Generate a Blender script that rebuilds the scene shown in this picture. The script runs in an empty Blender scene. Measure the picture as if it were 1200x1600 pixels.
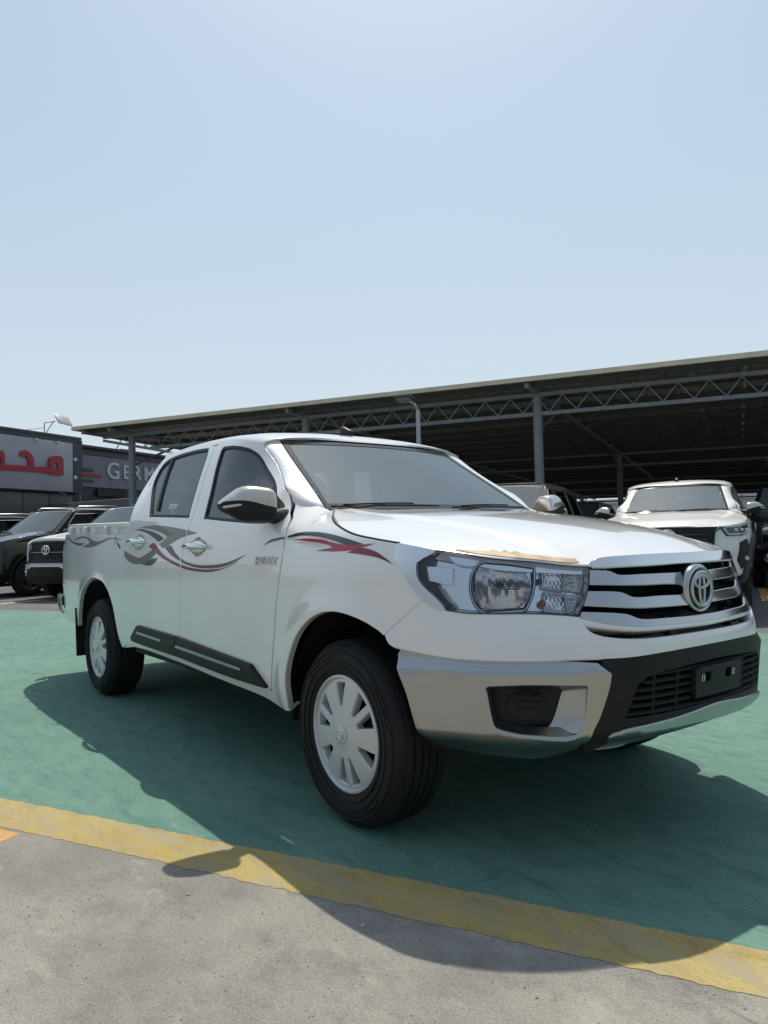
import bpy, bmesh, math, random
import numpy as np
from mathutils import Vector, Matrix
from mathutils.geometry import delaunay_2d_cdt
sc=bpy.context.scene
COL=sc.collection
random.seed(7)
# ---------------------------------------------------------------- camera
CF,CYAW,CTILT,CROLL=1139.4,math.radians(142.94),math.radians(2.27),math.radians(-1.32)
CPOS=Vector((2.2387,-2.3349,1.0312))
cd=bpy.data.cameras.new('camera');cam=bpy.data.objects.new('camera',cd);COL.objects.link(cam)
cd.sensor_fit='VERTICAL';cd.sensor_height=32.0;cd.lens=32.0*CF/1600.0
cd.clip_start=.05;cd.clip_end=2000
_f=Vector((math.cos(CTILT)*math.cos(CYAW),math.cos(CTILT)*math.sin(CYAW),math.sin(CTILT)))
_r=Vector((math.sin(CYAW),-math.cos(CYAW),0));_u=_r.cross(_f)
_r2=math.cos(CROLL)*_r+math.sin(CROLL)*_u;_u2=-math.sin(CROLL)*_r+math.cos(CROLL)*_u
cam.matrix_world=Matrix(((_r2.x,_u2.x,-_f.x,CPOS.x),(_r2.y,_u2.y,-_f.y,CPOS.y),(_r2.z,_u2.z,-_f.z,CPOS.z),(0,0,0,1)))
sc.camera=cam
# ---------------------------------------------------------------- sky and sun
SUN_EL,SUN_AZ=math.radians(61.7),math.radians(138.9)   # azimuth counter-clockwise from +X
w=bpy.data.worlds.new('World');sc.world=w;w.use_nodes=True
nt=w.node_tree;nt.nodes.clear()
sky=nt.nodes.new('ShaderNodeTexSky');sky.sky_type='NISHITA';sky.sun_disc=False
sky.sun_elevation=SUN_EL;sky.sun_rotation=math.pi/2-SUN_AZ
sky.altitude=0;sky.air_density=1.0;sky.dust_density=1.5;sky.ozone_density=1.0
bg=nt.nodes.new('ShaderNodeBackground');bg.inputs['Strength'].default_value=.15
wo=nt.nodes.new('ShaderNodeOutputWorld');WL=nt.links.new
_sv=Vector((math.cos(SUN_EL)*math.cos(SUN_AZ),math.cos(SUN_EL)*math.sin(SUN_AZ),math.sin(SUN_EL)))
def wmath(op,a,b=None,clamp=False):
    m=nt.nodes.new('ShaderNodeMath');m.operation=op;m.use_clamp=clamp
    for i,v in enumerate((a,b)):
        if v is None: continue
        if isinstance(v,(int,float)): m.inputs[i].default_value=v
        else: WL(v,m.inputs[i])
    return m.outputs[0]
# humid, dusty air: pale veil that thickens towards the horizon and is brighter on the sun's side
wtc=nt.nodes.new('ShaderNodeTexCoord');wsp=nt.nodes.new('ShaderNodeSeparateXYZ');WL(wtc.outputs['Generated'],wsp.inputs[0])
wdt=nt.nodes.new('ShaderNodeVectorMath');wdt.operation='DOT_PRODUCT';WL(wtc.outputs['Generated'],wdt.inputs[0]);wdt.inputs[1].default_value=tuple(_sv)
veil=wmath('SUBTRACT',1.0,wmath('EXPONENT',wmath('DIVIDE',-.36,wmath('MAXIMUM',wsp.outputs['Z'],.04))))
ph=nt.nodes.new('ShaderNodeMapRange');ph.interpolation_type='SMOOTHSTEP';WL(wdt.outputs['Value'],ph.inputs[0])
ph.inputs[1].default_value=-.25;ph.inputs[2].default_value=.42;ph.inputs[3].default_value=0.;ph.inputs[4].default_value=1.
hc=nt.nodes.new('ShaderNodeMix');hc.data_type='RGBA';hc.inputs[6].default_value=(2.25,2.75,3.3,1);hc.inputs[7].default_value=(5.45,6.25,6.75,1)
WL(ph.outputs[0],hc.inputs[0])
wm=nt.nodes.new('ShaderNodeMix');wm.data_type='RGBA';WL(veil,wm.inputs[0])
wt=nt.nodes.new('ShaderNodeMix');wt.data_type='RGBA';wt.blend_type='MULTIPLY';wt.inputs[0].default_value=1.;wt.inputs[7].default_value=(.97,1.08,1.14,1);WL(sky.outputs[0],wt.inputs[6]);WL(wt.outputs[2],wm.inputs[6]);WL(hc.outputs[2],wm.inputs[7])
WL(wm.outputs[2],bg.inputs['Color']);WL(bg.outputs[0],wo.inputs['Surface'])
sd=bpy.data.lights.new('sun','SUN');sd.energy=4.8;sd.angle=math.radians(.53);sd.color=(1,.925,.81)
sun=bpy.data.objects.new('sun',sd);COL.objects.link(sun)
sun.rotation_euler=_sv.to_track_quat('Z','Y').to_euler();sun.location=(0,0,30)
sc.view_settings.view_transform='Standard';sc.view_settings.look='None'
sc.view_settings.exposure=-0.34;sc.view_settings.gamma=1.0;sc.view_settings.use_curve_mapping=False
sc.cycles.max_bounces=10;sc.cycles.transparent_max_bounces=24;sc.cycles.glossy_bounces=6
# ---------------------------------------------------------------- materials
MATS={}
def mat(name,color,rough=.5,metal=0.,coat=0.,spec=.5,emit=None,aniso=0.,noise=None,bump=None):
    if name in MATS: return MATS[name]
    m=bpy.data.materials.new(name);m.use_nodes=True;n=m.node_tree;b=n.nodes['Principled BSDF']
    b.inputs['Base Color'].default_value=(*color,1);b.inputs['Roughness'].default_value=rough
    b.inputs['Metallic'].default_value=metal;b.inputs['Coat Weight'].default_value=coat
    b.inputs['Coat Roughness'].default_value=.03;b.inputs['Specular IOR Level'].default_value=spec
    if noise:   # (scale, colour2, lo, hi) soft grime / tone variation
        tc=n.nodes.new('ShaderNodeTexCoord');nz=n.nodes.new('ShaderNodeTexNoise');nz.inputs['Scale'].default_value=noise[0];nz.inputs['Detail'].default_value=6
        rp=n.nodes.new('ShaderNodeValToRGB');rp.color_ramp.elements[0].position=noise[2];rp.color_ramp.elements[1].position=noise[3]
        rp.color_ramp.elements[0].color=(*color,1);rp.color_ramp.elements[1].color=(*noise[1],1)
        n.links.new(tc.outputs['Object'],nz.inputs['Vector']);n.links.new(nz.outputs['Fac'],rp.inputs[0]);n.links.new(rp.outputs[0],b.inputs['Base Color'])
    if bump:    # (scale, strength)
        tc=n.nodes.new('ShaderNodeTexCoord');nz=n.nodes.new('ShaderNodeTexNoise');nz.inputs['Scale'].default_value=bump[0];nz.inputs['Detail'].default_value=4
        bp=n.nodes.new('ShaderNodeBump');bp.inputs['Strength'].default_value=bump[1];bp.inputs['Distance'].default_value=.004
        n.links.new(tc.outputs['Object'],nz.inputs['Vector']);n.links.new(nz.outputs['Fac'],bp.inputs['Height']);n.links.new(bp.outputs[0],b.inputs['Normal'])
    MATS[name]=m;return m
def glass(name,tint,dust_sheen=0.,dust_sheen_col=(.6,.62,.6),rough=0.,ior=1.5):
    if name in MATS: return MATS[name]
    m=bpy.data.materials.new(name);m.use_nodes=True;n=m.node_tree;n.nodes.clear()
    o=n.nodes.new('ShaderNodeOutputMaterial');tr=n.nodes.new('ShaderNodeBsdfTransparent');tr.inputs[0].default_value=(*tint,1)
    gl=n.nodes.new('ShaderNodeBsdfGlossy');gl.inputs['Roughness'].default_value=rough
    fr=n.nodes.new('ShaderNodeFresnel');fr.inputs[0].default_value=ior
    mx=n.nodes.new('ShaderNodeMixShader');n.links.new(fr.outputs[0],mx.inputs[0]);n.links.new(tr.outputs[0],mx.inputs[1]);n.links.new(gl.outputs[0],mx.inputs[2])
    out=mx
    if dust_sheen>0:
        df=n.nodes.new('ShaderNodeBsdfDiffuse');df.inputs[0].default_value=(*dust_sheen_col,1);m2=n.nodes.new('ShaderNodeMixShader')
        tc=n.nodes.new('ShaderNodeTexCoord');nz=n.nodes.new('ShaderNodeTexNoise');nz.inputs['Scale'].default_value=3.;nz.inputs['Detail'].default_value=3
        mr=n.nodes.new('ShaderNodeMapRange');mr.inputs[3].default_value=dust_sheen*.88;mr.inputs[4].default_value=dust_sheen*1.12
        n.links.new(tc.outputs['Object'],nz.inputs['Vector']);n.links.new(nz.outputs['Fac'],mr.inputs[0]);n.links.new(mr.outputs[0],m2.inputs[0])
        n.links.new(mx.outputs[0],m2.inputs[1]);n.links.new(df.outputs[0],m2.inputs[2]);out=m2
    n.links.new(out.outputs[0],o.inputs['Surface']);MATS[name]=m;return m
# ---------------------------------------------------------------- object helpers
def link(name,me,parent=None,loc=None):
    o=bpy.data.objects.new(name,me);COL.objects.link(o)
    if parent is not None: o.parent=parent
    if loc is not None: o.location=loc
    return o
def empty(name,label,cat,loc=(0,0,0),rz=0.,group=None):
    o=bpy.data.objects.new(name,None);COL.objects.link(o);o.location=loc;o.rotation_euler=(0,0,rz);o.empty_display_size=.2
    return tag(o,label,cat,group)
def tag(o,label=None,cat=None,group=None,kind=None):
    if label:o['label']=label
    if cat:o['category']=cat
    if group:o['group']=group
    if kind:o['kind']=kind
    return o
def mesh(name,V,F,m,smooth=True,normals=None,mi=None):
    me=bpy.data.meshes.new(name);me.from_pydata([tuple(map(float,v)) for v in V],[],[tuple(map(int,f)) for f in F])
    for k in (m if isinstance(m,(list,tuple)) else [m]): me.materials.append(k)
    if smooth: me.polygons.foreach_set('use_smooth',[True]*len(me.polygons))
    if mi is not None: me.polygons.foreach_set('material_index',mi)
    me.update()
    if normals is not None: me.normals_split_custom_set_from_vertices([tuple(map(float,n)) for n in normals])
    return me
class MB:
    """collects boxes, bars, tubes into one mesh"""
    def __init__(s): s.V=[];s.F=[]
    def add(s,V,F):
        k=len(s.V);s.V+= [tuple(v) for v in V];s.F+=[tuple(i+k for i in f) for f in F];return s
    def box(s,c,d,rot=None,ch=0.):
        x,y,z=[a/2 for a in d]
        if ch<=0:
            V=[Vector((sx*x,sy*y,sz*z)) for sx in(-1,1) for sy in(-1,1) for sz in(-1,1)]
            F=[(0,1,3,2),(4,6,7,5),(0,4,5,1),(2,3,7,6),(0,2,6,4),(1,5,7,3)]
        else:
            bm=bmesh.new();bmesh.ops.create_cube(bm,size=1.);bmesh.ops.scale(bm,vec=d,verts=bm.verts)
            bmesh.ops.bevel(bm,geom=bm.edges[:],offset=ch,segments=2,profile=.5,affect='EDGES')
            bm.verts.index_update();V=[v.co.copy() for v in bm.verts];F=[tuple(v.index for v in f.verts) for f in bm.faces];bm.free()
        if rot is not None: V=[rot@v for v in V]
        return s.add([v+Vector(c) for v in V],F)
    def tube(s,pts,r,n=8,closed=False,cap=True):
        pts=[Vector(p) for p in pts];N=len(pts);k=len(s.V)
        rr=r if isinstance(r,(list,tuple)) else [r]*N
        up=Vector((0,0,1));V=[];F=[];prev=None
        for i,p in enumerate(pts):
            a=pts[(i-1)%N] if (closed or i>0) else p;b=pts[(i+1)%N] if (closed or i<N-1) else p
            t=(b-a).normalized()
            if prev is None:
                q=up if abs(t.z)<.9 else Vector((1,0,0));nx=t.cross(q).normalized()
            else: nx=(prev-t*prev.dot(t)).normalized()
            prev=nx;ny=t.cross(nx)
            for j in range(n):
                an=2*math.pi*j/n;V.append(p+rr[i]*(math.cos(an)*nx+math.sin(an)*ny))
        M=N if closed else N-1
        for i in range(M):
            for j in range(n):
                a=i*n+j;b=i*n+(j+1)%n;c=((i+1)%N)*n+(j+1)%n;d=((i+1)%N)*n+j;F.append((a,b,c,d))
        if cap and not closed: F.append(tuple(range(n-1,-1,-1)));F.append(tuple((N-1)*n+j for j in range(n)))
        return s.add(V,F)
    def bar(s,a,b,w,h,up=(0,0,1)):
        a=Vector(a);b=Vector(b);t=(b-a);L=t.length;t=t/L;u=Vector(up)
        x=t.cross(u)
        if x.length<1e-4: x=t.cross(Vector((0,1,0)))
        x.normalize();u=x.cross(t);V=[]
        for e in (a,b):
            for sx,sy in ((-1,-1),(1,-1),(1,1),(-1,1)): V.append(e+x*sx*w/2+u*sy*h/2)
        return s.add(V,[(0,1,2,3),(7,6,5,4),(0,4,5,1),(1,5,6,2),(2,6,7,3),(3,7,4,0)])
    def lathe(s,prof,c,axis='Y',n=48,closed=False):
        V=[];F=[];k=len(prof)
        for i in range(n):
            a=2*math.pi*i/n
            for r,h in prof:
                if axis=='Y': V.append((c[0]+r*math.cos(a),c[1]+h,c[2]+r*math.sin(a)))
                elif axis=='Z': V.append((c[0]+r*math.cos(a),c[1]+r*math.sin(a),c[2]+h))
                else: V.append((c[0]+h,c[1]+r*math.cos(a),c[2]+r*math.sin(a)))
        for i in range(n):
            for j in range(k-1):
                a=i*k+j;b=((i+1)%n)*k+j;F.append((a,b,b+1,a+1) if axis!='Y' else (a,a+1,b+1,b))
        return s.add(V,F)
    def ellipsoid(s,c,r,n=20,m=12,e=1.0,rot=None):
        V=[];F=[]
        pw=lambda v:math.copysign(abs(v)**e,v)
        for j in range(m+1):
            ph=-math.pi/2+math.pi*j/m
            for i in range(n):
                th=2*math.pi*i/n;v=Vector((r[0]*pw(math.cos(ph))*pw(math.cos(th)),r[1]*pw(math.cos(ph))*pw(math.sin(th)),r[2]*pw(math.sin(ph))))
                if rot is not None: v=rot@v
                V.append(v+Vector(c))
        for j in range(m):
            for i in range(n): F.append((j*n+i,j*n+(i+1)%n,(j+1)*n+(i+1)%n,(j+1)*n+i))
        return s.add(V,F)
    def grid(s,P,flip=False):
        r=len(P);c=len(P[0]);V=[p for row in P for p in row];F=[]
        for i in range(r-1):
            for j in range(c-1):
                f=(i*c+j,i*c+j+1,(i+1)*c+j+1,(i+1)*c+j);F.append(f[::-1] if flip else f)
        return s.add(V,F)
    def build(s,name,m,parent=None,smooth=False,loc=None,angle=None,weld=False):
        me=mesh(name,s.V,s.F,m,smooth)
        if weld:
            bm=bmesh.new();bm.from_mesh(me);bmesh.ops.remove_doubles(bm,verts=bm.verts,dist=1e-4);bmesh.ops.recalc_face_normals(bm,faces=bm.faces);bm.to_mesh(me);bm.free()
        if angle is not None:
            me.polygons.foreach_set('use_smooth',[True]*len(me.polygons));me.set_sharp_from_angle(angle=math.radians(angle))
        return link(name,me,parent,loc)
def mirrored(o,parent=None,name=None):
    """copy of a part reflected to the other side of the vehicle (y -> -y)"""
    me=o.data;V=[(v.co.x,-v.co.y,v.co.z) for v in me.vertices];F=[tuple(p.vertices)[::-1] for p in me.polygons]
    nn=None
    if me.has_custom_normals:
        acc=np.zeros((len(V),3))
        for l,cn in zip(me.loops,me.corner_normals): acc[l.vertex_index]+=np.array(cn.vector)
        acc/=np.maximum(np.linalg.norm(acc,axis=1,keepdims=True),1e-9);nn=acc*np.array([1,-1,1])
    m2=mesh(me.name,V,F,list(me.materials),False,None,[p.material_index for p in me.polygons])
    m2.polygons.foreach_set('use_smooth',[p.use_smooth for p in me.polygons])
    if nn is not None: m2.normals_split_custom_set_from_vertices([tuple(map(float,n)) for n in nn])
    else:
        at=me.attributes.get('sharp_edge')
        if at is not None: m2.set_sharp_from_angle(angle=math.radians(35))
    c=link(name or o.name.split('.')[0],m2,parent if parent is not None else o.parent)
    c.location=(o.location.x,-o.location.y,o.location.z)
    return c
# ---------------------------------------------------------------- trimmed-surface panels
def smooth_poly(pts,sp,closed=True,corner=50):
    P=[np.array(p,float) for p in pts];n=len(P);out=[]
    def cang(i):
        if not closed and i in(0,n-1): return 180
        a=P[i]-P[i-1];b=P[(i+1)%n]-P[i];d=np.dot(a,b)/(np.linalg.norm(a)*np.linalg.norm(b)+1e-12);return math.degrees(math.acos(max(-1,min(1,d))))
    cor=[cang(i)>corner for i in range(n)]
    for i in range(n if closed else n-1):
        p1,p2=P[i],P[(i+1)%n];L=np.linalg.norm(p2-p1);k=max(1,int(math.ceil(L/sp)))
        p0=P[i-1] if not cor[i] else 2*p1-p2
        p3=P[(i+2)%n] if not cor[(i+1)%n] else 2*p2-p1
        if cor[i] and cor[(i+1)%n]: p0=2*p1-p2;p3=2*p2-p1
        # centripetal-ish tangents limited by the segment length
        t1=(p2-p0);t1=t1/(np.linalg.norm(t1)+1e-12)*L;t2=(p3-p1);t2=t2/(np.linalg.norm(t2)+1e-12)*L
        for j in range(k):
            t=j/k;out.append((2*t**3-3*t**2+1)*p1+(t**3-2*t**2+t)*t1+(-2*t**3+3*t**2)*p2+(t**3-t**2)*t2)
    if not closed: out.append(P[-1])
    return np.array(out)
def inpoly(poly,pts):
    x,y=pts[:,0],pts[:,1];r=np.zeros(len(pts),bool);j=len(poly)-1
    for i in range(len(poly)):
        xi,yi=poly[i];xj,yj=poly[j]
        c=((yi>y)!=(yj>y))&(x<(xj-xi)*(y-yi)/((yj-yi)+1e-15)+xi);r^=c;j=i
    return r
def segdist(poly,pts):
    d=np.full(len(pts),1e9)
    for i in range(len(poly)):
        a=poly[i];b=poly[(i+1)%len(poly)];ab=b-a;t=np.clip(((pts-a)@ab)/(ab@ab+1e-15),0,1)
        d=np.minimum(d,np.linalg.norm(pts-(a+t[:,None]*ab),axis=1))
    return d
def area2(p): return .5*np.sum(p[:,0]*np.roll(p[:,1],-1)-np.roll(p[:,0],-1)*p[:,1])
def patch(name,m,outline,surf,parent=None,holes=(),depth=.02,ch=.004,sp=.035,esp=.02,sm=True,corner=50,back=False,out=None):
    """panel on a smooth surface: outline in the surface's own 2-D coordinates, rolled rim of given depth"""
    loops=[smooth_poly(outline,esp,True,corner) if sm else smooth_poly(outline,esp,True,0.01)]
    loops+=[smooth_poly(h,esp,True,corner) for h in holes]
    if area2(loops[0])<0: loops[0]=loops[0][::-1]
    for i in range(1,len(loops)):
        if area2(loops[i])>0: loops[i]=loops[i][::-1]
    allp=np.concatenate(loops);mn,mx=loops[0].min(0),loops[0].max(0)
    gx=np.arange(mn[0]+sp*.5,mx[0],sp);gy=np.arange(mn[1]+sp*.5,mx[1],sp)
    G=np.array([(a+(sp/2 if k%2 else 0),b) for k,b in enumerate(gy) for a in gx]) if len(gx) and len(gy) else np.zeros((0,2))
    if len(G):
        ok=inpoly(loops[0],G)
        for h in loops[1:]: ok&=~inpoly(h,G)
        G=G[ok]
        for l in loops:
            if len(G): G=G[segdist(l,G)>sp*.4]
    pts=np.concatenate([allp,G]) if len(G) else allp
    E=[];k=0
    for l in loops:
        n=len(l);E+=[(k+i,k+(i+1)%n) for i in range(n)];k+=n
    vs,_,fs,ov,_,_=delaunay_2d_cdt([Vector(p) for p in pts],E,[],0,1e-7)
    vs=np.array([(v.x,v.y) for v in vs]);fs=[f for f in fs if len(f)==3]
    cen=np.array([vs[list(f)].mean(0) for f in fs]);ok=inpoly(loops[0],cen)
    for h in loops[1:]: ok&=~inpoly(h,cen)
    fs=[f for f,o in zip(fs,ok) if o]
    mp={}
    for i,o in enumerate(ov):
        for q in o: mp[q]=i
    P=surf(vs[:,0],vs[:,1])
    def nrm(v):
        e=2e-3
        du=surf(v[:,0]+e,v[:,1])-surf(v[:,0]-e,v[:,1]);dv=surf(v[:,0],v[:,1]+e)-surf(v[:,0],v[:,1]-e)
        n=np.cross(du,dv);return n/np.maximum(np.linalg.norm(n,axis=1,keepdims=True),1e-12)
    Nn=nrm(vs)
    sgn=1.
    ref=np.array(out if out is not None else (0,0,0),float)
    if out is not None and (Nn@ref).mean()<0: sgn=-1.
    Nn=Nn*sgn
    V=[tuple(p) for p in P];NV=[tuple(n) for n in Nn];F=[]
    for f in fs:
        a,b,c=f;fn=np.cross(P[b]-P[a],P[c]-P[a]);F.append((a,b,c) if fn@Nn[a]>0 else (a,c,b))
    if depth>0:
        k=0
        for l in loops:
            n=len(l);idx=[mp[k+i] for i in range(n)];k+=n
            L=P[idx];LN=Nn[idx];t=np.roll(L,-1,0)-np.roll(L,1,0);t/=np.maximum(np.linalg.norm(t,axis=1,keepdims=True),1e-9)
            b=np.cross(t,LN)*sgn;b/=np.maximum(np.linalg.norm(b,axis=1,keepdims=True),1e-9)
            c=ch;i1=len(V)
            r1=L+b*c*.3-LN*c*.3;r2=L+b*c*.6-LN*c;r3=L+b*c*.6-LN*max(depth,c*1.5)
            q=(LN+b);q/=np.linalg.norm(q,axis=1,keepdims=True)
            for rr,nn in ((r1,q),(r2,b),(r3,b)):
                V+= [tuple(x) for x in rr];NV+=[tuple(x) for x in nn]
            rings=[idx]+[list(range(i1+j*n,i1+(j+1)*n)) for j in range(3)]
            for j in range(3):
                A,B=rings[j],rings[j+1]
                for i in range(n):
                    f=(A[i],B[i],B[(i+1)%n],A[(i+1)%n])
                    F.append(f if sgn>0 else f[::-1])
    me=mesh(name,V,F,m,True,NV)
    return link(name,me,parent)
def text_mesh(name,s,size,m,parent,M,extrude=.003,bold=0.,shear=0.):
    cu=bpy.data.curves.new(name,'FONT');cu.body=s;cu.size=size;cu.extrude=extrude;cu.align_x='CENTER';cu.align_y='CENTER';cu.offset=bold;cu.shear=shear;cu.resolution_u=8
    t=bpy.data.objects.new(name,cu);COL.objects.link(t);dg=bpy.context.evaluated_depsgraph_get()
    me=bpy.data.meshes.new_from_object(t.evaluated_get(dg));bpy.data.objects.remove(t);bpy.data.curves.remove(cu)
    me.transform(M);me.materials.clear();me.materials.append(m);return link(name,me,parent)

def pchip(xs,ys):
    xs=np.asarray(xs,float);ys=np.asarray(ys,float)
    if ys.ndim==1: ys=ys[:,None];flat=True
    else: flat=False
    h=np.diff(xs);dl=np.diff(ys,axis=0)/h[:,None]
    m=np.zeros_like(ys)
    for k in range(ys.shape[1]):
        for i in range(1,len(xs)-1):
            if dl[i-1,k]*dl[i,k]>0:
                w1=2*h[i]+h[i-1];w2=h[i]+2*h[i-1]
                m[i,k]=(w1+w2)/(w1/dl[i-1,k]+w2/dl[i,k])
        m[0,k]=dl[0,k];m[-1,k]=dl[-1,k]
    def f(x):
        x=np.asarray(x,float);i=np.clip(np.searchsorted(xs,x)-1,0,len(xs)-2)
        xc=np.clip(x,xs[0],xs[-1])
        t=((xc-xs[i])/h[i])[...,None];hh=h[i][...,None]
        r=(2*t**3-3*t**2+1)*ys[i]+(t**3-2*t**2+t)*hh*m[i]+(-2*t**3+3*t**2)*ys[i+1]+(t**3-t**2)*hh*m[i+1]
        # linear extrapolation
        ex=(x-xc)[...,None]
        r=r+ex*np.where((x>xs[-1])[...,None],m[-1],m[0])
        return r[...,0] if flat else r
    return f
def cspline(xs,ys):
    # natural cubic spline, C2
    xs=np.asarray(xs,float);ys=np.asarray(ys,float);n=len(xs);h=np.diff(xs)
    A=np.eye(n);B=np.zeros_like(ys)
    for i in range(1,n-1):
        A[i,i-1]=h[i-1];A[i,i]=2*(h[i-1]+h[i]);A[i,i+1]=h[i]
        B[i]=6*((ys[i+1]-ys[i])/h[i]-(ys[i]-ys[i-1])/h[i-1])
    M=np.linalg.solve(A,B)
    def f(x):
        x=np.asarray(x,float);i=np.clip(np.searchsorted(xs,x)-1,0,n-2)
        a=(xs[i+1]-x);b=(x-xs[i]);hh=h[i]
        sh=(lambda v:v[...,None]) if ys.ndim==2 else (lambda v:v)
        a,b,hh=sh(a),sh(b),sh(hh)
        return M[i]*a**3/(6*hh)+M[i+1]*b**3/(6*hh)+(ys[i]/hh-M[i]*hh/6)*a+(ys[i+1]/hh-M[i+1]*hh/6)*b
    return f
class TPS:
    def __init__(s,P,v,lam=1e-5):
        P=np.asarray(P,float);v=np.asarray(v,float);n=len(P);s.P=P
        K=s.k(P,P)+lam*np.eye(n);Q=np.c_[np.ones(n),P]
        A=np.block([[K,Q],[Q.T,np.zeros((3,3))]])
        w=np.linalg.solve(A,np.r_[v,0,0,0]);s.w=w[:n];s.a=w[n:]
    def k(s,A,B):
        d=((A[:,None,:]-B[None])**2).sum(-1);return np.where(d>1e-12,d*np.log(d+1e-12),0)*.5
    def __call__(s,a,b):
        a=np.asarray(a,float);b=np.asarray(b,float);sh=a.shape
        Q=np.stack([a.ravel(),b.ravel()],1)
        return (s.k(Q,s.P)@s.w+s.a[0]+Q@s.a[1:]).reshape(sh)
# plan curve of the near side at z=.85; u = arc length from the front centre
_P=np.array([(.86,.40),(.885,.20),(.895,0),(.885,-.20),(.86,-.34),(.805,-.46),(.725,-.60),(.63,-.71),(.50,-.80),(.34,-.862),(.15,-.893),(0,-.898),(-.25,-.888),(-.5,-.878),(-1.0,-.874),(-1.6,-.874),(-2.2,-.874),(-2.6,-.876),(-3.085,-.888),(-3.5,-.882),(-3.85,-.868),(-4.05,-.850),(-4.17,-.825),(-4.235,-.785),(-4.26,-.72)])
_u=np.r_[0,np.cumsum(np.hypot(*np.diff(_P,axis=0).T))];_u-=_u[2]
_cs=cspline(_u,_P)
UMAX=_u[-1]
_ut=np.linspace(0,UMAX,3000);_xt=_cs(_ut)[:,0]
def u_of_x(x): return np.interp(-np.asarray(x,float),-_xt,_ut)
def plan(u):
    u=np.asarray(u,float);e=1e-3
    p=_cs(u);t=(_cs(u+e)-_cs(u-e))/(2*e)
    t/=np.linalg.norm(t,axis=-1,keepdims=True)
    return p,np.stack([-t[...,1],t[...,0]],-1)   # outward normal
def sstep(a,b,x):
    t=np.clip((np.asarray(x,float)-a)/(b-a),0,1);return t*t*(3-2*t)
Tdoor=pchip([.24,.30,.36,.44,.52,.66,.80,.92,1.00,1.06,1.12,1.17,1.22,1.30,1.38,1.46,1.52,1.56,1.60,1.66],
            [.10,.075,.045,.022,.012,.003,0,.000,.003,.008,.018,.030,.045,.073,.104,.138,.166,.187,.212,.26])
Tfend=pchip([.24,.30,.36,.44,.52,.66,.80,.90,.96,1.00,1.03,1.06,1.09,1.12,1.15,1.17,1.20],
            [.09,.075,.045,.022,.012,.003,0,.002,.008,.017,.028,.044,.070,.115,.178,.235,.33])
Tbed=pchip([.24,.36,.44,.60,.76,.90,1.00,1.06,1.12,1.19,1.25],[.09,.05,.028,.010,0,0,.003,.010,.022,.036,.05])
Ffront=pchip([.22,.30,.36,.42,.50,.58,.64,.68,.72,.76,.80,.85,.90,.95,1.00,1.05],
             [-.04,.0,.018,.028,.036,.044,.050,.050,.044,.030,.014,0,-.014,-.030,-.055,-.10])
AXF,AXR,AXZ=0.,-3.085,.335
def flare(x,z):
    r1=np.hypot(x-AXF,z-AXZ);r2=np.hypot(x-AXR,z-AXZ)
    return .016*np.exp(-((r1-.44)/.055)**2)+.018*np.exp(-((r2-.45)/.05)**2)
def body_off(u,z):
    p,n=plan(u);x=p[...,0]
    t=Tdoor(z)*(1-sstep(-.62,-.30,x))+Tfend(z)*sstep(-.62,-.30,x)
    wb=1-sstep(-2.66,-2.60,x);t=t*(1-wb)+Tbed(z)*wb
    t=t+.15*sstep(-1.22,-.62,x)*sstep(1.09,1.50,z)
    t=t+.075*sstep(-2.2,-2.52,x)*sstep(1.2,1.58,z)*np.where(x>-2.62,1,0)
    wf=1-sstep(.55,1.15,u)
    return wf*Ffront(z)-(1-wf)*t+flare(x,z)*(1-wf)
def S(u,z,d=0.):
    u=np.asarray(u,float);z=np.asarray(z,float)
    sg=np.where(u<0,-1.,1.);u=np.abs(u)
    p,n=plan(u);o=body_off(u,z)+d
    return np.stack([p[...,0]+n[...,0]*o,sg*(p[...,1]+n[...,1]*o),z+0*o],-1)
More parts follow.
